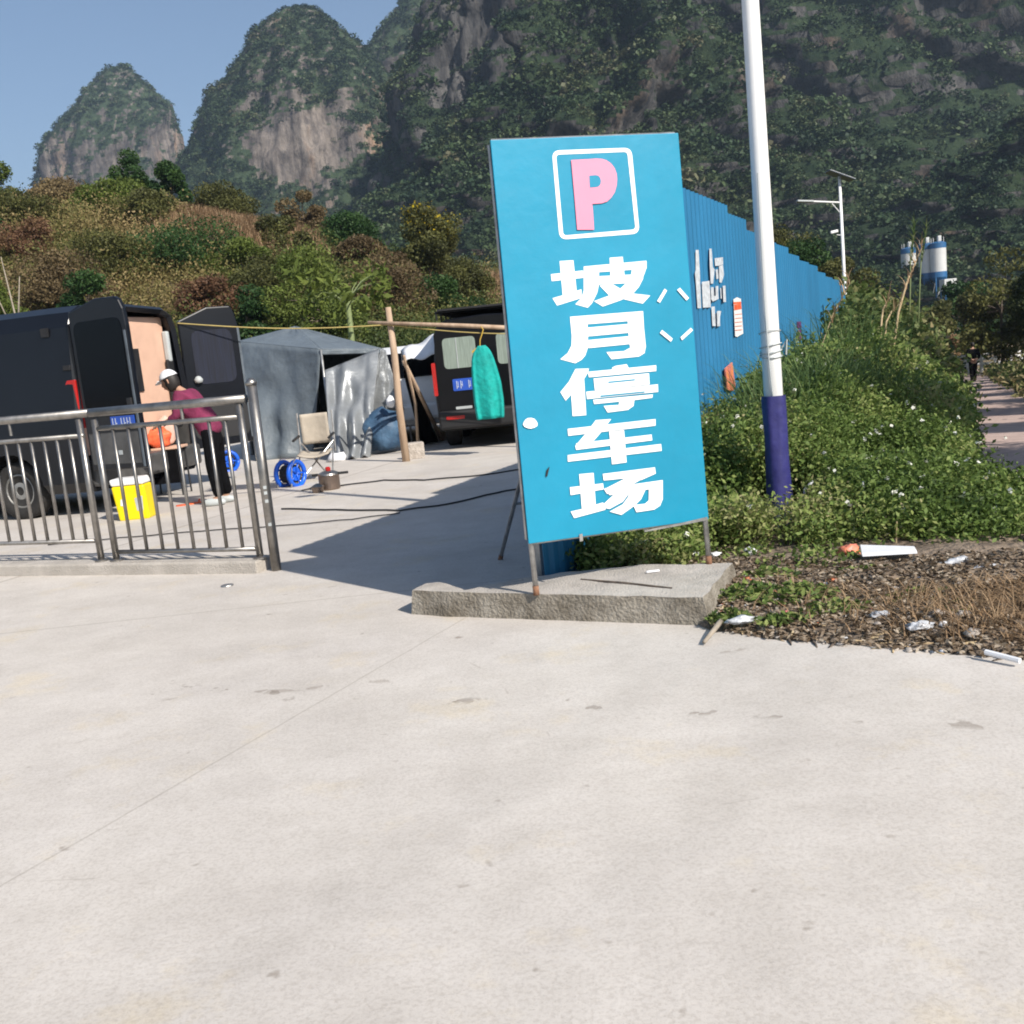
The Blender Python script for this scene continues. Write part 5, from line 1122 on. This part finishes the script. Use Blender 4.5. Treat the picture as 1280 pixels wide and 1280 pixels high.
V, F, ix = blades(base, 1.3, 0, G, .35, .05); mesh('dry_grass', V, F, L_DRY, tint=np.clip(G.random(len(base))[ix], 0, 1))['kind'] = 'stuff'

# hillside trees one can tell apart: (label, kind, px, py of the top, distance, height, half-width, material, extras)
def hpt(px, D): p = at(px, 440-.1*(px-640), D); return (p[0], p[1], hillz(p[0], p[1])-.1)
HT = [
 ('tall_tree', 'dark narrow tree standing highest on the ridge under the left mountain', 207, 190, 56, 1.1, L_DKG, {}),
 ('tall_tree', 'dark narrow tree on the ridge just right of the tallest ridge tree', 249, 202, 56, .9, L_DKG, {}),
 ('broad_tree', 'dark green round tree in the middle of the hillside above the van doors', 250, 288, 42, 2.2, L_DKG, {}),
 ('flowering_tree', 'tree topped with yellow flowers left of the cyan sign', 548, 263, 48, 1.6, L_OLIVE, {'flowers': 420}),
 ('broad_tree', 'reddish brown bushy tree above the open right van door', 282, 346, 36, 1.1, L_RED, {}),
 ('broad_tree', 'brown leafless looking tree on the ridge at the left', 118, 228, 54, 2.0, L_BRN, {}),
 ('broad_tree', 'light green tree on the ridge below the leftmost peak', 180, 228, 52, 1.5, L_LG, {}),
 ('leafy_tree', 'bright green tree behind the tent beside the papaya', 408, 318, 33, 1.5, L_LG, {}),
 ('broad_tree', 'orange brown small tree on the ridge left of the flowering tree', 404, 240, 56, 1.2, L_BRN, {}),
 ('broad_tree', 'dark green tree at the left edge of the hillside', 4, 272, 44, 1.6, L_DKG, {}),
 ('tall_tree', 'pale feathery bamboo like tree at the far left ridge', 38, 205, 55, 1.1, L_LG, {}),
 ('broad_tree', 'olive tree on the ridge right of the dry grass patch', 300, 230, 55, 1.6, L_OLIVE, {}),
 ('broad_tree', 'brown shrubby tree left of the cyan sign behind the black van', 500, 330, 38, 1.4, L_BRN, {}),
 ('broad_tree', 'olive green tree low on the slope over the black van roof', 585, 330, 44, 1.3, L_OLIVE, {}),
 ('broad_tree', 'green tree low on the slope above the left van roof', 150, 300, 40, 1.7, L_OLIVE, {}),
 ('broad_tree', 'brown tree low on the slope behind the left van', 95, 322, 37, 1.5, L_BRN, {}),
 ('broad_tree', 'mid green tree above the tent apex', 350, 330, 38, 1.4, L_OLIVE, {}),
 ('broad_tree', 'green bushy tree at the left edge above the van roof', 8, 352, 34, 1.1, L_LG, {}),
 ('broad_tree', 'dark tree right of the dry grass patch under the second mountain', 455, 272, 52, 1.5, L_DKG, {}),
 ('leafy_bush', 'dark green bush just above the open left van door', 128, 345, 33, 1.0, L_DKG, {}),
 ('leafy_bush', 'dark green bush on the slope between the two dark ridge trees and the dry grass', 215, 262, 48, 1.5, L_OLIVE, {}),
 ('leafy_bush', 'green bush on the upper slope at the far left under the skyline', 60, 262, 48, 1.7, L_OLIVE, {}),
 ('leafy_bush', 'mid green bush right of the round dark green hillside tree', 322, 310, 41, 1.1, L_LG, {}),
 ('leafy_bush', 'dark bush under the flowering tree beside the sign edge', 560, 350, 40, 1.3, L_DKG, {}),
 ('leafy_bush', 'tan brown bush between the papaya and the flowering tree', 478, 300, 46, 1.4, L_BRN, {}),
 ('leafy_bush', 'olive bush on the slope above the tent apex, left of the papaya', 375, 285, 47, 1.3, L_OLIVE, {}),
 ('leafy_bush', 'dark green bush low behind the open right van door', 318, 362, 32, .8, L_DKG, {}),
 ('leafy_bush', 'rust brown bush in the middle of the left slope', 70, 305, 43, 1.2, L_RED, {}),
 ('leafy_bush', 'yellowish green bush in the gap between the brown and light green ridge trees', 148, 246, 52, 1.1, L_LG, {}),
 ('broad_tree', 'dark bushy tree peeking over the hoarding beside the near lamp post', 975, 292, 50, 1.7, L_OLIVE, {}),
 ('broad_tree', 'second dark bushy tree over the hoarding, right of the first', 1015, 305, 48, 1.6, L_DKG, {}),
 ('broad_tree', 'brown green tree over the far end of the hoarding', 1052, 325, 46, 1.2, L_OLIVE, {}),
]
for i, (nm, lb, px, ty, D, rx, m, ex) in enumerate(HT):
    b_ = hpt(px, D); tz_ = at(px, ty, D)[2]; h = max(1.6, tz_-b_[2])
    make_tree(nm, lb, b_, h, rx*1.3, m, 26 if rx > 1.3 else 18, 520, .075 if D > 45 else .06, .09, seed=i, tall=1.3 if nm == 'tall_tree' else 1, crown0=.12, **ex)
# bare pale tree
b_ = hpt(36, 31); t = thing('bare_tree', 'pale leafless forked tree above the van roof at the left', 'tree', b_); b = B(); b_ = np.array(b_)
zt_ = at(30, 318, 31)[2]-b_[2]
b.tube([b_, b_+np.array([.05, 0, zt_*.5]), b_+np.array([-.1, 0, zt_])], [.04, .03, .01], 7); b.tube([b_+np.array([.03, 0, zt_*.35]), b_+np.array([-.45, 0, zt_*.75]), b_+np.array([-.6, 0, zt_*1.0])], [.025, .018, .008], 6); b.tube([b_+np.array([.03, 0, zt_*.45]), b_+np.array([.3, .1, zt_*.85])], [.035, .012], 6)
b.build('trunk', M_PALE, t, smooth=True)
# papaya beside the tent
D = 27; pt = at(440, 430, D); t = thing('papaya_tree', 'slender green papaya tree with drooping leaves behind the tent', 'tree', (pt[0], pt[1], hillz(pt[0], pt[1]))); bz = hillz(pt[0], pt[1])
zt_ = at(440, 372, D)[2]; M_GST = mat('green_stem', (.16, .20, .08), .7, scale=12)
B().tube([(pt[0]-.05, pt[1], bz-.1), (pt[0], pt[1], (bz+zt_)/2), (pt[0]+.03, pt[1], zt_)], [.10, .085, .06], 10).build('trunk', M_GST, t, smooth=True)
for k in range(13):
    a = k*2.4; l_ = G.uniform(.7, 1.2); tip = np.array([pt[0]+math.cos(a)*l_, pt[1]+math.sin(a)*l_, zt_+G.uniform(-.25, .65)]); st = np.array([pt[0]+.03, pt[1], zt_-.02*k])
    fr = B().tube([st, (st+tip)/2+np.array([0, 0, .12]), tip], [.02, .015, .01], 5).build('frond', M_GST, t)
    n_ = 34; u = G.random(n_); dr = (tip-st)*.5; C = tip+dr*(u[:, None]-.35)+G.normal(size=(n_, 3))*.13-np.array([0, 0, 1])*(u**2)[:, None]*.25
    leaf_obj('leaf_blade', C, .15, G.random(n_)*.6+.3, L_LG, fr, asp=.35, seed=k, up=.5)

# weeds between hoarding and path
def weed_h(s_, n_):
    h = float(np.interp(s_, [0, 1.0, 2.2, 4, 7, 11, 15, 20, 26, 34, 50], [.12, .28, .60, .86, 1.12, 1.5, 1.95, 2.35, 2.4, 2.0, 1.5]))
    e_ = pn(s_)-n_; h *= (1-.58*sm(1.35, 1.8, e_)*sm(8, 11, s_))*float(np.interp(e_, [-.3, 0, .5, 1.2, 1.9, 2.5], [.15, .32, .62, 1, .9, .75])) if s_ < 9 else float(np.interp(e_, [-.3, 0, .5, 1.2, 2.0, 3.5], [.05, .10, .22, .70, 1.0, 1.0]))
    return h*min(1.12, max(.35, .45+1.1*(.5+noise.noise(Vector((s_*.9, n_*1.1, 0))))))
def weeds(nm, s0, s1, n0, n1, n, leaf, m, seed, flow=0, clump=.16):
    g = np.random.default_rng(seed); nc = n//14; cs = []
    while len(cs) < nc:
        s_, n_ = g.uniform(s0, s1), g.uniform(n0, n1)
        if (s_ < 1.0 and n_ > .7) or (s_ < 1.25-.1*n_ and n_ > 1.4) or (s_ < 2.7 and n_ > 3.4) or (s_ >= 2.7 and n_ > pn(s_)-.08-max(0, s_-8)*.036-.10): continue
        x, y = sn(s_, n_)
        if (x-pb[0])**2+(y-pb[1])**2 < .09 or (x < 1.25 and y < 5.75): continue
        if abs(x-pb[0]*y/pb[1]) < .10 and y < pb[1] and y > pb[1]-1.2 and g.random() < .9: continue
        h = weed_h(s_, n_); z = wz(s_, n_)+h*g.random()**.55; cs.append((x, y, z, h))
    cs = np.array(cs); C = np.repeat(cs[:, :3], 14, 0)+g.normal(size=(nc*14, 3))*clump; C[:, 2] = np.maximum(C[:, 2], [wz(*tosn(x, y))+.015 for x, y in C[:, :2]])
    tn_ = np.array([noise.noise(Vector((c[0]*1.3, c[1]*1.3, c[2]*1.3))) for c in cs])*.6+.45+g.normal(size=nc)*.12
    leaf_obj(nm, C, leaf, np.repeat(tn_, 14)+g.normal(size=len(C))*.1, m, seed=seed, up=.8, asp=.5)['kind'] = 'stuff'
    if flow:
        top = cs[cs[:, 2] > np.array([wz(*tosn(c[0], c[1])) for c in cs])+cs[:, 3]*.62]; k = g.choice(len(top), flow); FC = top[k, :3]+g.normal(size=(flow, 3))*np.array([.12, .12, .05])+np.array([0, 0, .10])
        FC = np.repeat(FC, 5, 0)+g.normal(size=(flow*5, 3))*.007; leaf_obj('white_wildflowers', FC, .014 if leaf < .06 else .022, g.random(len(FC)), L_FLOW, asp=.8, up=1.5, seed=seed+9)['kind'] = 'stuff'
weeds('roadside_weeds', .35, 5.5, .06, 3.4, 260000, .019, L_WEED, 41, 230, .06)
weeds('roadside_weeds', 5, 12, .06, 2.6, 170000, .032, L_WEED, 42, 230, .09)
weeds('tall_weeds', 11, 24, -.0, 2.4, 110000, .06, L_WEED2, 43, 0, .16)
weeds('tall_weeds', 15.5, 34, -.8, 2.2, 90000, .085, L_WEED2, 44, 0, .22)
weeds('tall_weeds', 24, 60, -1.5, 2.1, 60000, .11, L_WEED2, 45, 0, .28)
# clumps of tall grass against the hoarding
for i, (px, py, D, h, n, lb) in enumerate(((985, 470, 9.0, 1.55, 650, 'tall arching grass clump right behind the near lamp post'), (1022, 455, 9.8, 1.8, 750, 'large tall grass clump against the blue hoarding'), (1062, 470, 9.8, 1.5, 600, 'tall grass clump at the right end of the hoarding'), (1050, 420, 13, 2.5, 600, 'dark tall grass clump standing before the far lamp post'))):
    p = at(px, py, D); s_, n_ = tosn(p[0], p[1]); g = np.random.default_rng(60+i); z0 = wz(s_, n_)
    t = thing('grass_clump', lb, 'grass clump', (p[0], p[1], z0), 0, 'tall grass clumps by the hoarding')
    base = np.array([p[0], p[1], z0])+g.normal(size=(n, 3))*np.array([.26, .2, 0]); V, F, ix = blades(base, h, 0, g, .40, .010, .8, 7); mesh('blades', V, F, L_GRASS, t, tint=np.clip(g.random(n)*.8, 0, 1)[ix])
# tall dead reeds leaning over the weeds
def reed(px0, py0, px1, py1, D, lb, r=.03, leaves=16):
    a, c = at(px0, py0, D), at(px1, py1, D+.4); s_, n_ = tosn(a[0], a[1]); bs = np.array([a[0]-(c[0]-a[0])*.6, a[1], wz(s_, n_)])
    t = thing('dead_reed', lb, 'reed', bs, 0, 'dead reeds over the weeds'); B().tube([bs, a, (a+c)/2+np.array([-.04, 0, 0]), c], [r*.6, r*.5, r*.4, r*.15], 6).build('stem', M_GST if leaves > 40 else M_STRAW, t, smooth=True)
    g = np.random.default_rng(int(px0)); base = np.repeat([a*(1-u)+c*u for u in np.linspace(.35, 1, 8)], leaves//8, 0); V, F, ix = blades(base, .38, 0, g, .7, .010, .8, 5); mesh('leaves', V, F, L_DRY if leaves < 30 else L_GRASS, t, tint=g.random(len(base))[ix])
reed(1123, 390, 1152, 310, 17, 'long pale broken reed leaning right in front of the silos', .04, 24)
reed(1102, 400, 1112, 372, 16, 'short pale reed stub left of the long broken reed', .03, 8)
reed(1108, 402, 1126, 378, 16, 'short slanting reed between the stub and the long reed', .03, 8)
reed(1138, 350, 1143, 282, 22, 'green feathery reed standing before the leftmost silo', .03, 64)
reed(1150, 350, 1158, 285, 23, 'green feathery reed tip before the middle silo', .03, 48)
reed(1028, 430, 1062, 355, 12.5, 'dark thin reed crossing the blue hoarding', .010, 16)

# hedge right of the path and the row of trees whose shade falls across it
def hz_(s_): return wz(s_)
g = np.random.default_rng(77); cs = []
for k in range(2600):
    s_ = g.uniform(12, 75); n_ = pn(s_)+1.3+g.random()*4; x, y = sn(s_, n_); h = (.62 if s_ < 20 else .38)*(.7+.6*abs(noise.noise(Vector((s_*.5, n_, 2))))); cs.append((x, y, hz_(s_)+h*g.random()**.6))
C = np.repeat(np.array(cs), 22, 0)+g.normal(size=(2600*22, 3))*.16; tn_ = np.repeat(g.uniform(.25, 1.0, 2600), 22)+g.normal(size=len(C))*.1
leaf_obj('path_hedge', C, .10, tn_, L_WEED2, seed=5, up=.6)['kind'] = 'stuff'
proto = None
LB = ['path side tree with dark crown nearest the right picture edge', 'dark crowned path side tree second along the row', 'dark crowned path side tree third along the row', 'far dark tree of the path side row, right of the person']
k = 0
for i, s_ in enumerate([4.2, 9.0, 14, 19, 24, 29, 34, 39, 44, 49, 54.5, 60, 66, 73]):
    n_ = pn(s_)+3.9; x, y = sn(s_, n_); sc = [1, .92, 1.06, .97][i % 4]
    if proto is None:
        proto = make_tree('path_tree', 'x', (x, y, hz_(s_)), 5.2, 1.9, L_TREE, 24, 520, .075, .11, seed=501, crown0=.56, group='trees planted along the footpath'); t = proto
    else: t = dup(proto, (x, y, hz_(s_)), i*1.7, scale=sc)
    t['label'] = ['first', 'second', 'third', 'fourth', 'fifth', 'sixth', 'seventh', 'eighth', 'ninth', 'tenth', 'eleventh', 'twelfth', 'thirteenth', 'fourteenth'][i]+' dark crowned tree of the row along the footpath, counted from the camera'
for i, (px, py, D, rx, m, lb) in enumerate(((1205, 350, 75, 2.6, L_DKG, 'dark green tree beyond the weeds under the silos cabin'), (1170, 372, 70, 2.2, L_OLIVE, 'low olive tree below the silos behind the weeds'), (1187, 420, 66, .9, L_DRY, 'small tan bush beside the far end of the footpath'), (1252, 320, 60, 3.0, L_OLIVE, 'large olive tree rising behind the row of path trees'), (1225, 352, 85, 3.0, L_DKG, 'dark tree closing the view behind the walking person'))):
    p = at(px, 440-.1*(px-640)+20, D); s_, n_ = tosn(p[0], p[1]); z = hz_(s_); h = at(px, py, D)[2]-z
    make_tree('far_tree' if rx > 1 else 'tan_bush', lb, (p[0], p[1], z), h, rx, m, 20, 300, .14, .14, seed=600+i, crown0=.15)

# ================================================================== soil strip with litter at the right of the slab
SP = [gp(905, 792)[:2], gp(960, 801)[:2], gp(1050, 808)[:2], gp(1150, 817)[:2], gp(1280, 828)[:2]]
def soilz(x, y):
    s_, n_ = tosn(x, y); yb = float(np.interp(x, [p[0] for p in SP], [p[1] for p in SP])); e = sm(0, .35, y-yb); return .004+e*(.035+.05*max(0, noise.noise(Vector((x*2.2, y*2.2, 5))))+.045*sm(1.6, 2.6, x)+.02*noise.noise(Vector((x*9, y*9, 1))))+wz(s_)
V = []; xs = np.arange(.62, 5.6, .035); vs = np.linspace(0, 1, 62)
def yb_(x): return float(np.interp(x, [p[0] for p in SP]+[5.5], [p[1] for p in SP]+[2.8]))+.05*noise.noise(Vector((x*5, 0, 0)))+.03*noise.noise(Vector((x*17, 0, 0)))
for x in xs:
    for v in vs: y = yb_(x)+v*2.6+(.0 if x > .9 else (0.9-x)*3.2); V.append((x, y, max(-.02, soilz(x, y))-(.012 if v == 0 else 0)))
nv_ = len(vs); F = np.array([(i*nv_+j, (i+1)*nv_+j, (i+1)*nv_+j+1, i*nv_+j+1) for i in range(len(xs)-1) for j in range(nv_-1)])
mesh('soil_strip', V, F, M_SOIL, smooth=True)['kind'] = 'structure'
g = np.random.default_rng(91)
def scat(n, nm, m, size, elong=1, flat=.6, ymax=1.4, seed=0, smooth=False, edge=.0):
    g = np.random.default_rng(900+seed); b = B(); ico = bmesh.new(); bmesh.ops.create_icosphere(ico, subdivisions=1, radius=1); iv = np.array([v.co[:] for v in ico.verts]); jf = [tuple(v.index for v in f_.verts) for f_ in ico.faces]; VV = []; FF = []
    for k in range(n):
        x = g.uniform(.95, 4.2); y = yb_(x)+edge+(g.random()**1.3)*ymax; z = soilz(x, y); s_ = size*g.uniform(.4, 1.7); M_ = np.array(Matrix.Rotation(g.uniform(0, 6.28), 3, 'Z') @ Matrix.Rotation(g.normal()*.3, 3, 'X'))
        v = iv*np.array([s_*elong, s_, s_*flat])*(1+g.normal(size=(len(iv), 1))*.18); v = v@M_.T+np.array([x, y, z+s_*flat*.4]); n0_ = len(VV)*len(iv); VV.append(v); FF.append(np.array(jf)+n0_)
    return mesh(nm, np.concatenate(VV), np.concatenate(FF), m, smooth=smooth)
for a in ((200, 'rubble', M_ROCKC, .011, 1.3, .6, 1.2, 1), (380, 'rubble', M_SOIL, .013, 1.4, .7, 1.6, 2), (260, 'twigs', M_STRAW, .006, 9, .8, 1.4, 3), (300, 'twigs', M_BARK, .005, 12, .9, 1.6, 4), (230, 'litter', M_FOAM, .009, 2.4, .22, 1.3, 5), (45, 'litter', M_ORG, .016, 1.5, .4, 1.2, 6), (22, 'rubble', M_ROCKC, .026, 1.4, .6, 1.0, 7)):
    scat(a[0], a[1], a[2], a[3], a[4], a[5], a[6], a[7])['kind'] = 'stuff'
# dead leaves, dry grass and small greens on the strip
x = g.uniform(.95, 4.2, 16000); y = np.array([yb_(q) for q in x])+g.random(16000)*1.7; z = np.array([soilz(a, c) for a, c in zip(x, y)])+.012
leaf_obj('leaf_litter', np.stack([x, y, z], 1), .017, g.random(16000), leafmat('fallen_leaves', [(.05, .035, .02), (.13, .09, .055), (.26, .20, .14), (.42, .36, .28)], .1), up=2.5, seed=3)['kind'] = 'stuff'
x = g.normal(2.35, .45, 2600); y = np.array([yb_(q) for q in x])+.15+g.random(2600)*.8; base = np.stack([x, y, [soilz(a, c) for a, c in zip(x, y)]], 1)
V, F, ix = blades(base, .11, 0, g, 1.6, .0035, .9, 3); mesh('dry_grass', V, F, L_DRY, tint=g.random(2600)[ix])['kind'] = 'stuff'
def gw(px, py, r_, n, h, seed):
    g = np.random.default_rng(seed); c = gp(px, py, .05); C = []; 
    a = g.random(n)*6.28; q = g.random(n)**.6*r_; C = np.stack([c[0]+np.cos(a)*q*1.5, c[1]+np.sin(a)*q, .04+g.random(n)*h*(1-q/r_*.7)], 1); return C
C = np.concatenate([gw(935, 745, .13, 320, .10, 1), gw(990, 745, .16, 420, .09, 2), gw(1045, 760, .12, 220, .06, 3), gw(910, 772, .07, 140, .07, 4), gw(820, 684, .16, 700, .14, 5), gw(860, 690, .12, 300, .10, 6), gw(960, 720, .12, 160, .07, 7), gw(800, 678, .1, 260, .16, 8), gw(1010, 700, .2, 300, .10, 12), gw(930, 690, .12, 120, .08, 13), gw(1080, 715, .14, 160, .05, 14), gw(1150, 745, .12, 110, .05, 15), gw(975, 775, .10, 110, .05, 16), gw(1210, 760, .12, 100, .05, 17)])
leaf_obj('small_weeds', C, .020, g.random(len(C))*.9, L_WEED, up=1.0, seed=8)['kind'] = 'stuff'
# single pieces of litter
q = [gp(1076, 685, .10), gp(1144, 687, .11), gp(1147, 692, .10), gp(1078, 696, .09)]
b = B(); b.slab([np.array(p) for p in q], (.0, .012, .018)); tag(b.build('foam_offcut', M_FOAM, bevel=.003), 'long white foam offcut lying on the rubbish strip', 'foam offcut')
def rag(px, py, r_, m, lb, nm='plastic_bag', cat='bag', z=.06, seed=0, amp=.6, grp=None): c = gp(px, py, z); return lump(nm, (c[0], c[1], z), r_, m, lb, cat, amp=amp, seed=seed, sub=3, group=grp)
rag(1198, 706, (.09, .05, .035), M_BAG, 'crumpled translucent bag beyond the foam offcut', seed=21)
rag(1240, 712, (.10, .05, .03), M_BAG, 'second crumpled translucent bag nearer the footpath', seed=22)
rag(938, 689, (.035, .03, .025), M_FOAM, 'small white scrap near the sign right leg', 'paper_scrap', 'scrap', seed=23)
rag(868, 692, (.030, .02, .02), M_FOAM, 'white scrap behind the sign right leg', 'paper_scrap', 'scrap', seed=24)
rag(894, 693, (.032, .02, .016), M_FOAM, 'white scrap just right of the sign right leg', 'paper_scrap', 'scrap', seed=25)
rag(1062, 690, (.06, .05, .05), M_ORG, 'tan orange crumpled sheet left of the foam offcut', 'crumpled_sheet', 'sheet', seed=26)
rag(1100, 768, (.05, .025, .016), M_BAG, 'grey white bag scrap at the middle of the rubbish strip', seed=27)
rag(1150, 782, (.06, .03, .018), M_BAG, 'grey white bag scrap right of the middle of the strip', seed=28)
rag(1180, 780, (.022, .016, .014), M_FOAM, 'small white stone among the rubbish', 'white_stone', 'stone', seed=29, amp=.2)
rag(925, 775, (.06, .03, .018), M_BAG, 'blue white wrapper at the slab corner', 'wrapper', 'wrapper', seed=30)
b = B(); a, c = gp(901, 776, .05), gp(880, 803, .02); b.tube([a, (a+c)/2+np.array([.01, 0, .01]), c], [.014, .012, .009], 8); tag(b.build('bamboo_stick', M_PALE, smooth=True), 'pale short stick leaning at the slab corner', 'stick')
b = B(); a, c = gp(1232, 815, .04), gp(1275, 826, .03); b.tube([a, c], .012, 8); tag(b.build('plastic_tube', M_FOAM), 'white plastic tube at the lower right edge of the rubbish strip', 'tube')
for i, (xa, ya, xb, yb2, lb) in enumerate(((1105, 670, 1107, 645, 'upright brown stick behind the foam offcut'), (1120, 676, 1121, 652, 'thin grey stick beside the upright brown stick'))):
    a = gp(xa, ya+10, .04); h = at(xb, yb2, a[1]); tag(B().tube([a, h], .007 if i == 0 else .004, 6).build('stick', M_STRAW), lb, 'stick')
pbt = gp(1010, 648, .05)   # clear hose by the lamp post
tag(B().tube([(pbt[0]-.02, pbt[1], .05), (pbt[0]-.03, pbt[1], .16), (pbt[0]-.01, pbt[1], .26), (pbt[0]+.05, pbt[1], .31)], .010, 8).build('hose', M_BAG, smooth=True), 'short bent pale hose sticking up right of the near lamp post', 'hose')
rag(946, 636, (.055, .04, .05), mat('green_plastic', (.02, .25, .08), .35), 'green plastic bottle piece left of the lamp post foot', 'plastic_bottle', 'bottle', seed=33, z=.08, amp=.3)
rag(986, 634, (.05, .04, .05), mat('pale_blue_plastic', (.25, .45, .55), .35), 'pale blue plastic piece right of the lamp post foot', 'plastic_piece', 'plastic piece', seed=34, z=.10, amp=.3)
rag(1040, 641, (.06, .04, .03), M_FOAM, 'pale bag in the weeds right of the bent hose', seed=35, z=.07)
b = B(); a, c = gp(726, 724, .145), gp(840, 735, .145); b.tube([a, (a*.5+c*.5)+np.array([0, .01, .0]), c], [.004, .007, .004], 6); tag(b.build('twig', M_BARK), 'dark dry twig lying on the slab under the sign', 'twig')
c = gp(816, 714, .148); tag(B().box((c[0], c[1], .148), (.075, .016, .012), .1).build('chalk_piece', M_FOAM, bevel=.004), 'small white chip lying on the slab', 'chip')
